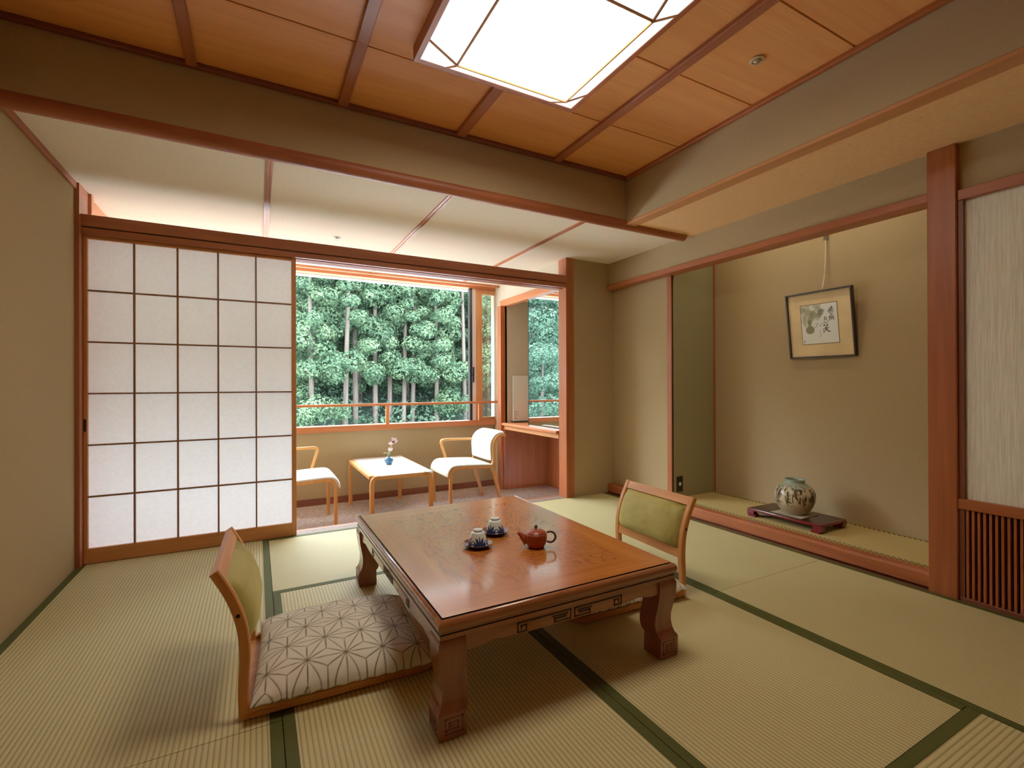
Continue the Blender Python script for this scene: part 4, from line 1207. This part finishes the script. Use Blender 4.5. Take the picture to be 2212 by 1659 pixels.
D1 = make_tree('broadleaf_tree', broad_mesh(6, 8.5, 3.4, 420), M['broad'], 7, .22, .2, LB[2], 'tree', GR[2], 0)
used = set()
def put(p, x, y, s=1.0, dz=0):
    o = p if p.name not in used else copy_tree(p)
    used.add(p.name)
    o.location = (x, y, hz(x, y) + dz); o.rotation_euler = (0, 0, random.uniform(0, 6.28)); o.scale = (s, s, s)
    return o
# front row of bare trunks, as seen through the window
for p, x, y in ((A3, 2.25, 23.6), (A2, 3.70, 24.0), (A1, 4.45, 25.2), (A1, 5.4, 25.0), (A1, 6.30, 25.6), (A2, 6.85, 25.0), (A2, 7.45, 25.4), (A2, 8.60, 24.6), (A3, 10.2, 24.4), (A3, 12.3, 24.4), (A2, 13.8, 25)):
    put(p, x, y, random.uniform(.92, 1.05))
rows = ((28, (1.2, 3.2, 5.0, 7.9, 9.8, 11.8, 14.0, 16)), (31.5, (.8, 2.8, 4.6, 6.6, 8.6, 10.6, 12.8, 15, 17)), (35.5, (.6, 3.0, 5.3, 7.7, 10.2, 12.6, 15.2, 18, 20.5)), (40, (1, 4, 6.8, 9.6, 12.6, 15.6, 18.6, 22)), (46, (1, 4.6, 8, 11.6, 15, 18.6, 22.5, 26)))
for y, xs in rows:
    for x in xs:
        put(random.choice((B1, B2, A3) if y > 30 else (B1, A3, B2)), x + random.uniform(-.5, .5), y + random.uniform(-1, 1), random.uniform(.85, 1.1))
# trees seen in the mirror
for x, y, s, p in ((-9.0, 22.5, .72, D1), (-12.6, 24.5, .8, D1), (-11.2, 29, 1.1, D1), (-15.0, 30, 1.1, D1), (-13.0, 34, 1.2, D1), (-18, 36, 1.3, D1), (-10, 33, 1.0, B1), (-16.5, 41, 1.3, D1), (-21, 44, 1.3, D1), (-13, 40, 1.1, B2), (-24, 50, 1.3, D1), (-18.5, 50, 1.3, D1)):
    put(p, x, y, s)
# undergrowth
V, F = [], []
rnd = random.Random(21)
for k in range(430):
    x = rnd.uniform(-16, 19); y = rnd.uniform(18.5, 33)
    leaf_blob(V, F, (x, y, hz(x, y) + .6), .9 + .7 * rnd.random(), 120, rnd, .12)
ug = raw('undergrowth', V, F, M['under']); ug['kind'] = 'stuff'; tag(ug, 'green undergrowth at the foot of the hillside', 'undergrowth')

# ------------------------------------------------------------------ light
W = bpy.data.worlds.new('sky'); bpy.context.scene.world = W; W.use_nodes = True
bgn = W.node_tree.nodes['Background']
bgn.inputs['Color'].default_value = (.78, .90, 1.0, 1); bgn.inputs['Strength'].default_value = 27.0
def light(name, ty, loc, rot, energy, col, **kw):
    d = bpy.data.lights.new(name, ty); d.energy = energy; d.color = col
    for k, v in kw.items(): setattr(d, k, v)
    o = bpy.data.objects.new(name, d); C.objects.link(o); o.location = loc; o.rotation_euler = rot
    return o
light('sun', 'SUN', (0, -5, 20), (math.radians(42), 0, math.radians(-18)), 7.0, (1, .97, .88), angle=math.radians(25))
pt = light('window_portal', 'AREA', (.8, 5.03, 1.35), (math.radians(-90), 0, 0), 1, (1, 1, 1), shape='RECTANGLE', size=3.3, size_y=1.5)
pt.data.cycles.is_portal = True
light('alcove_tube', 'AREA', (3.05, 1.9, 2.27), (0, math.radians(-18), 0), 3.0, (1, .82, .56), shape='RECTANGLE', size=.08, size_y=1.3)

# ------------------------------------------------------------------ camera
F_, YAW, PITCH, ROLL = 1027.87, .49268, .001655, -.003506
fwd = Vector((math.sin(YAW) * math.cos(PITCH), math.cos(YAW) * math.cos(PITCH), math.sin(PITCH)))
r0 = Vector((math.cos(YAW), -math.sin(YAW), 0)); u0 = r0.cross(fwd)
rr = r0 * math.cos(ROLL) + u0 * math.sin(ROLL); uu = -r0 * math.sin(ROLL) + u0 * math.cos(ROLL)
cam = bpy.data.cameras.new('camera'); co = bpy.data.objects.new('camera', cam); C.objects.link(co)
Mx = Matrix((rr, uu, -fwd)).transposed().to_4x4(); Mx.translation = (0, 0, 1.0)
co.matrix_world = Mx
cam.sensor_fit = 'HORIZONTAL'; cam.sensor_width = 36; cam.lens = F_ / 2212 * 36
cam.clip_start = .02; cam.clip_end = 300
sc = bpy.context.scene; sc.camera = co
sc.view_settings.view_transform = 'Filmic' if False else 'Standard'
sc.view_settings.look = 'None'; sc.view_settings.exposure = 0.0; sc.view_settings.gamma = 1.13
try:
    sc.cycles.max_bounces = 10; sc.cycles.diffuse_bounces = 7; sc.cycles.glossy_bounces = 4; sc.cycles.transparent_max_bounces = 12
    sc.cycles.sample_clamp_indirect = 6.0; sc.cycles.caustics_reflective = False; sc.cycles.caustics_refractive = False
    sc.cycles.use_denoising = True
except Exception:
    pass
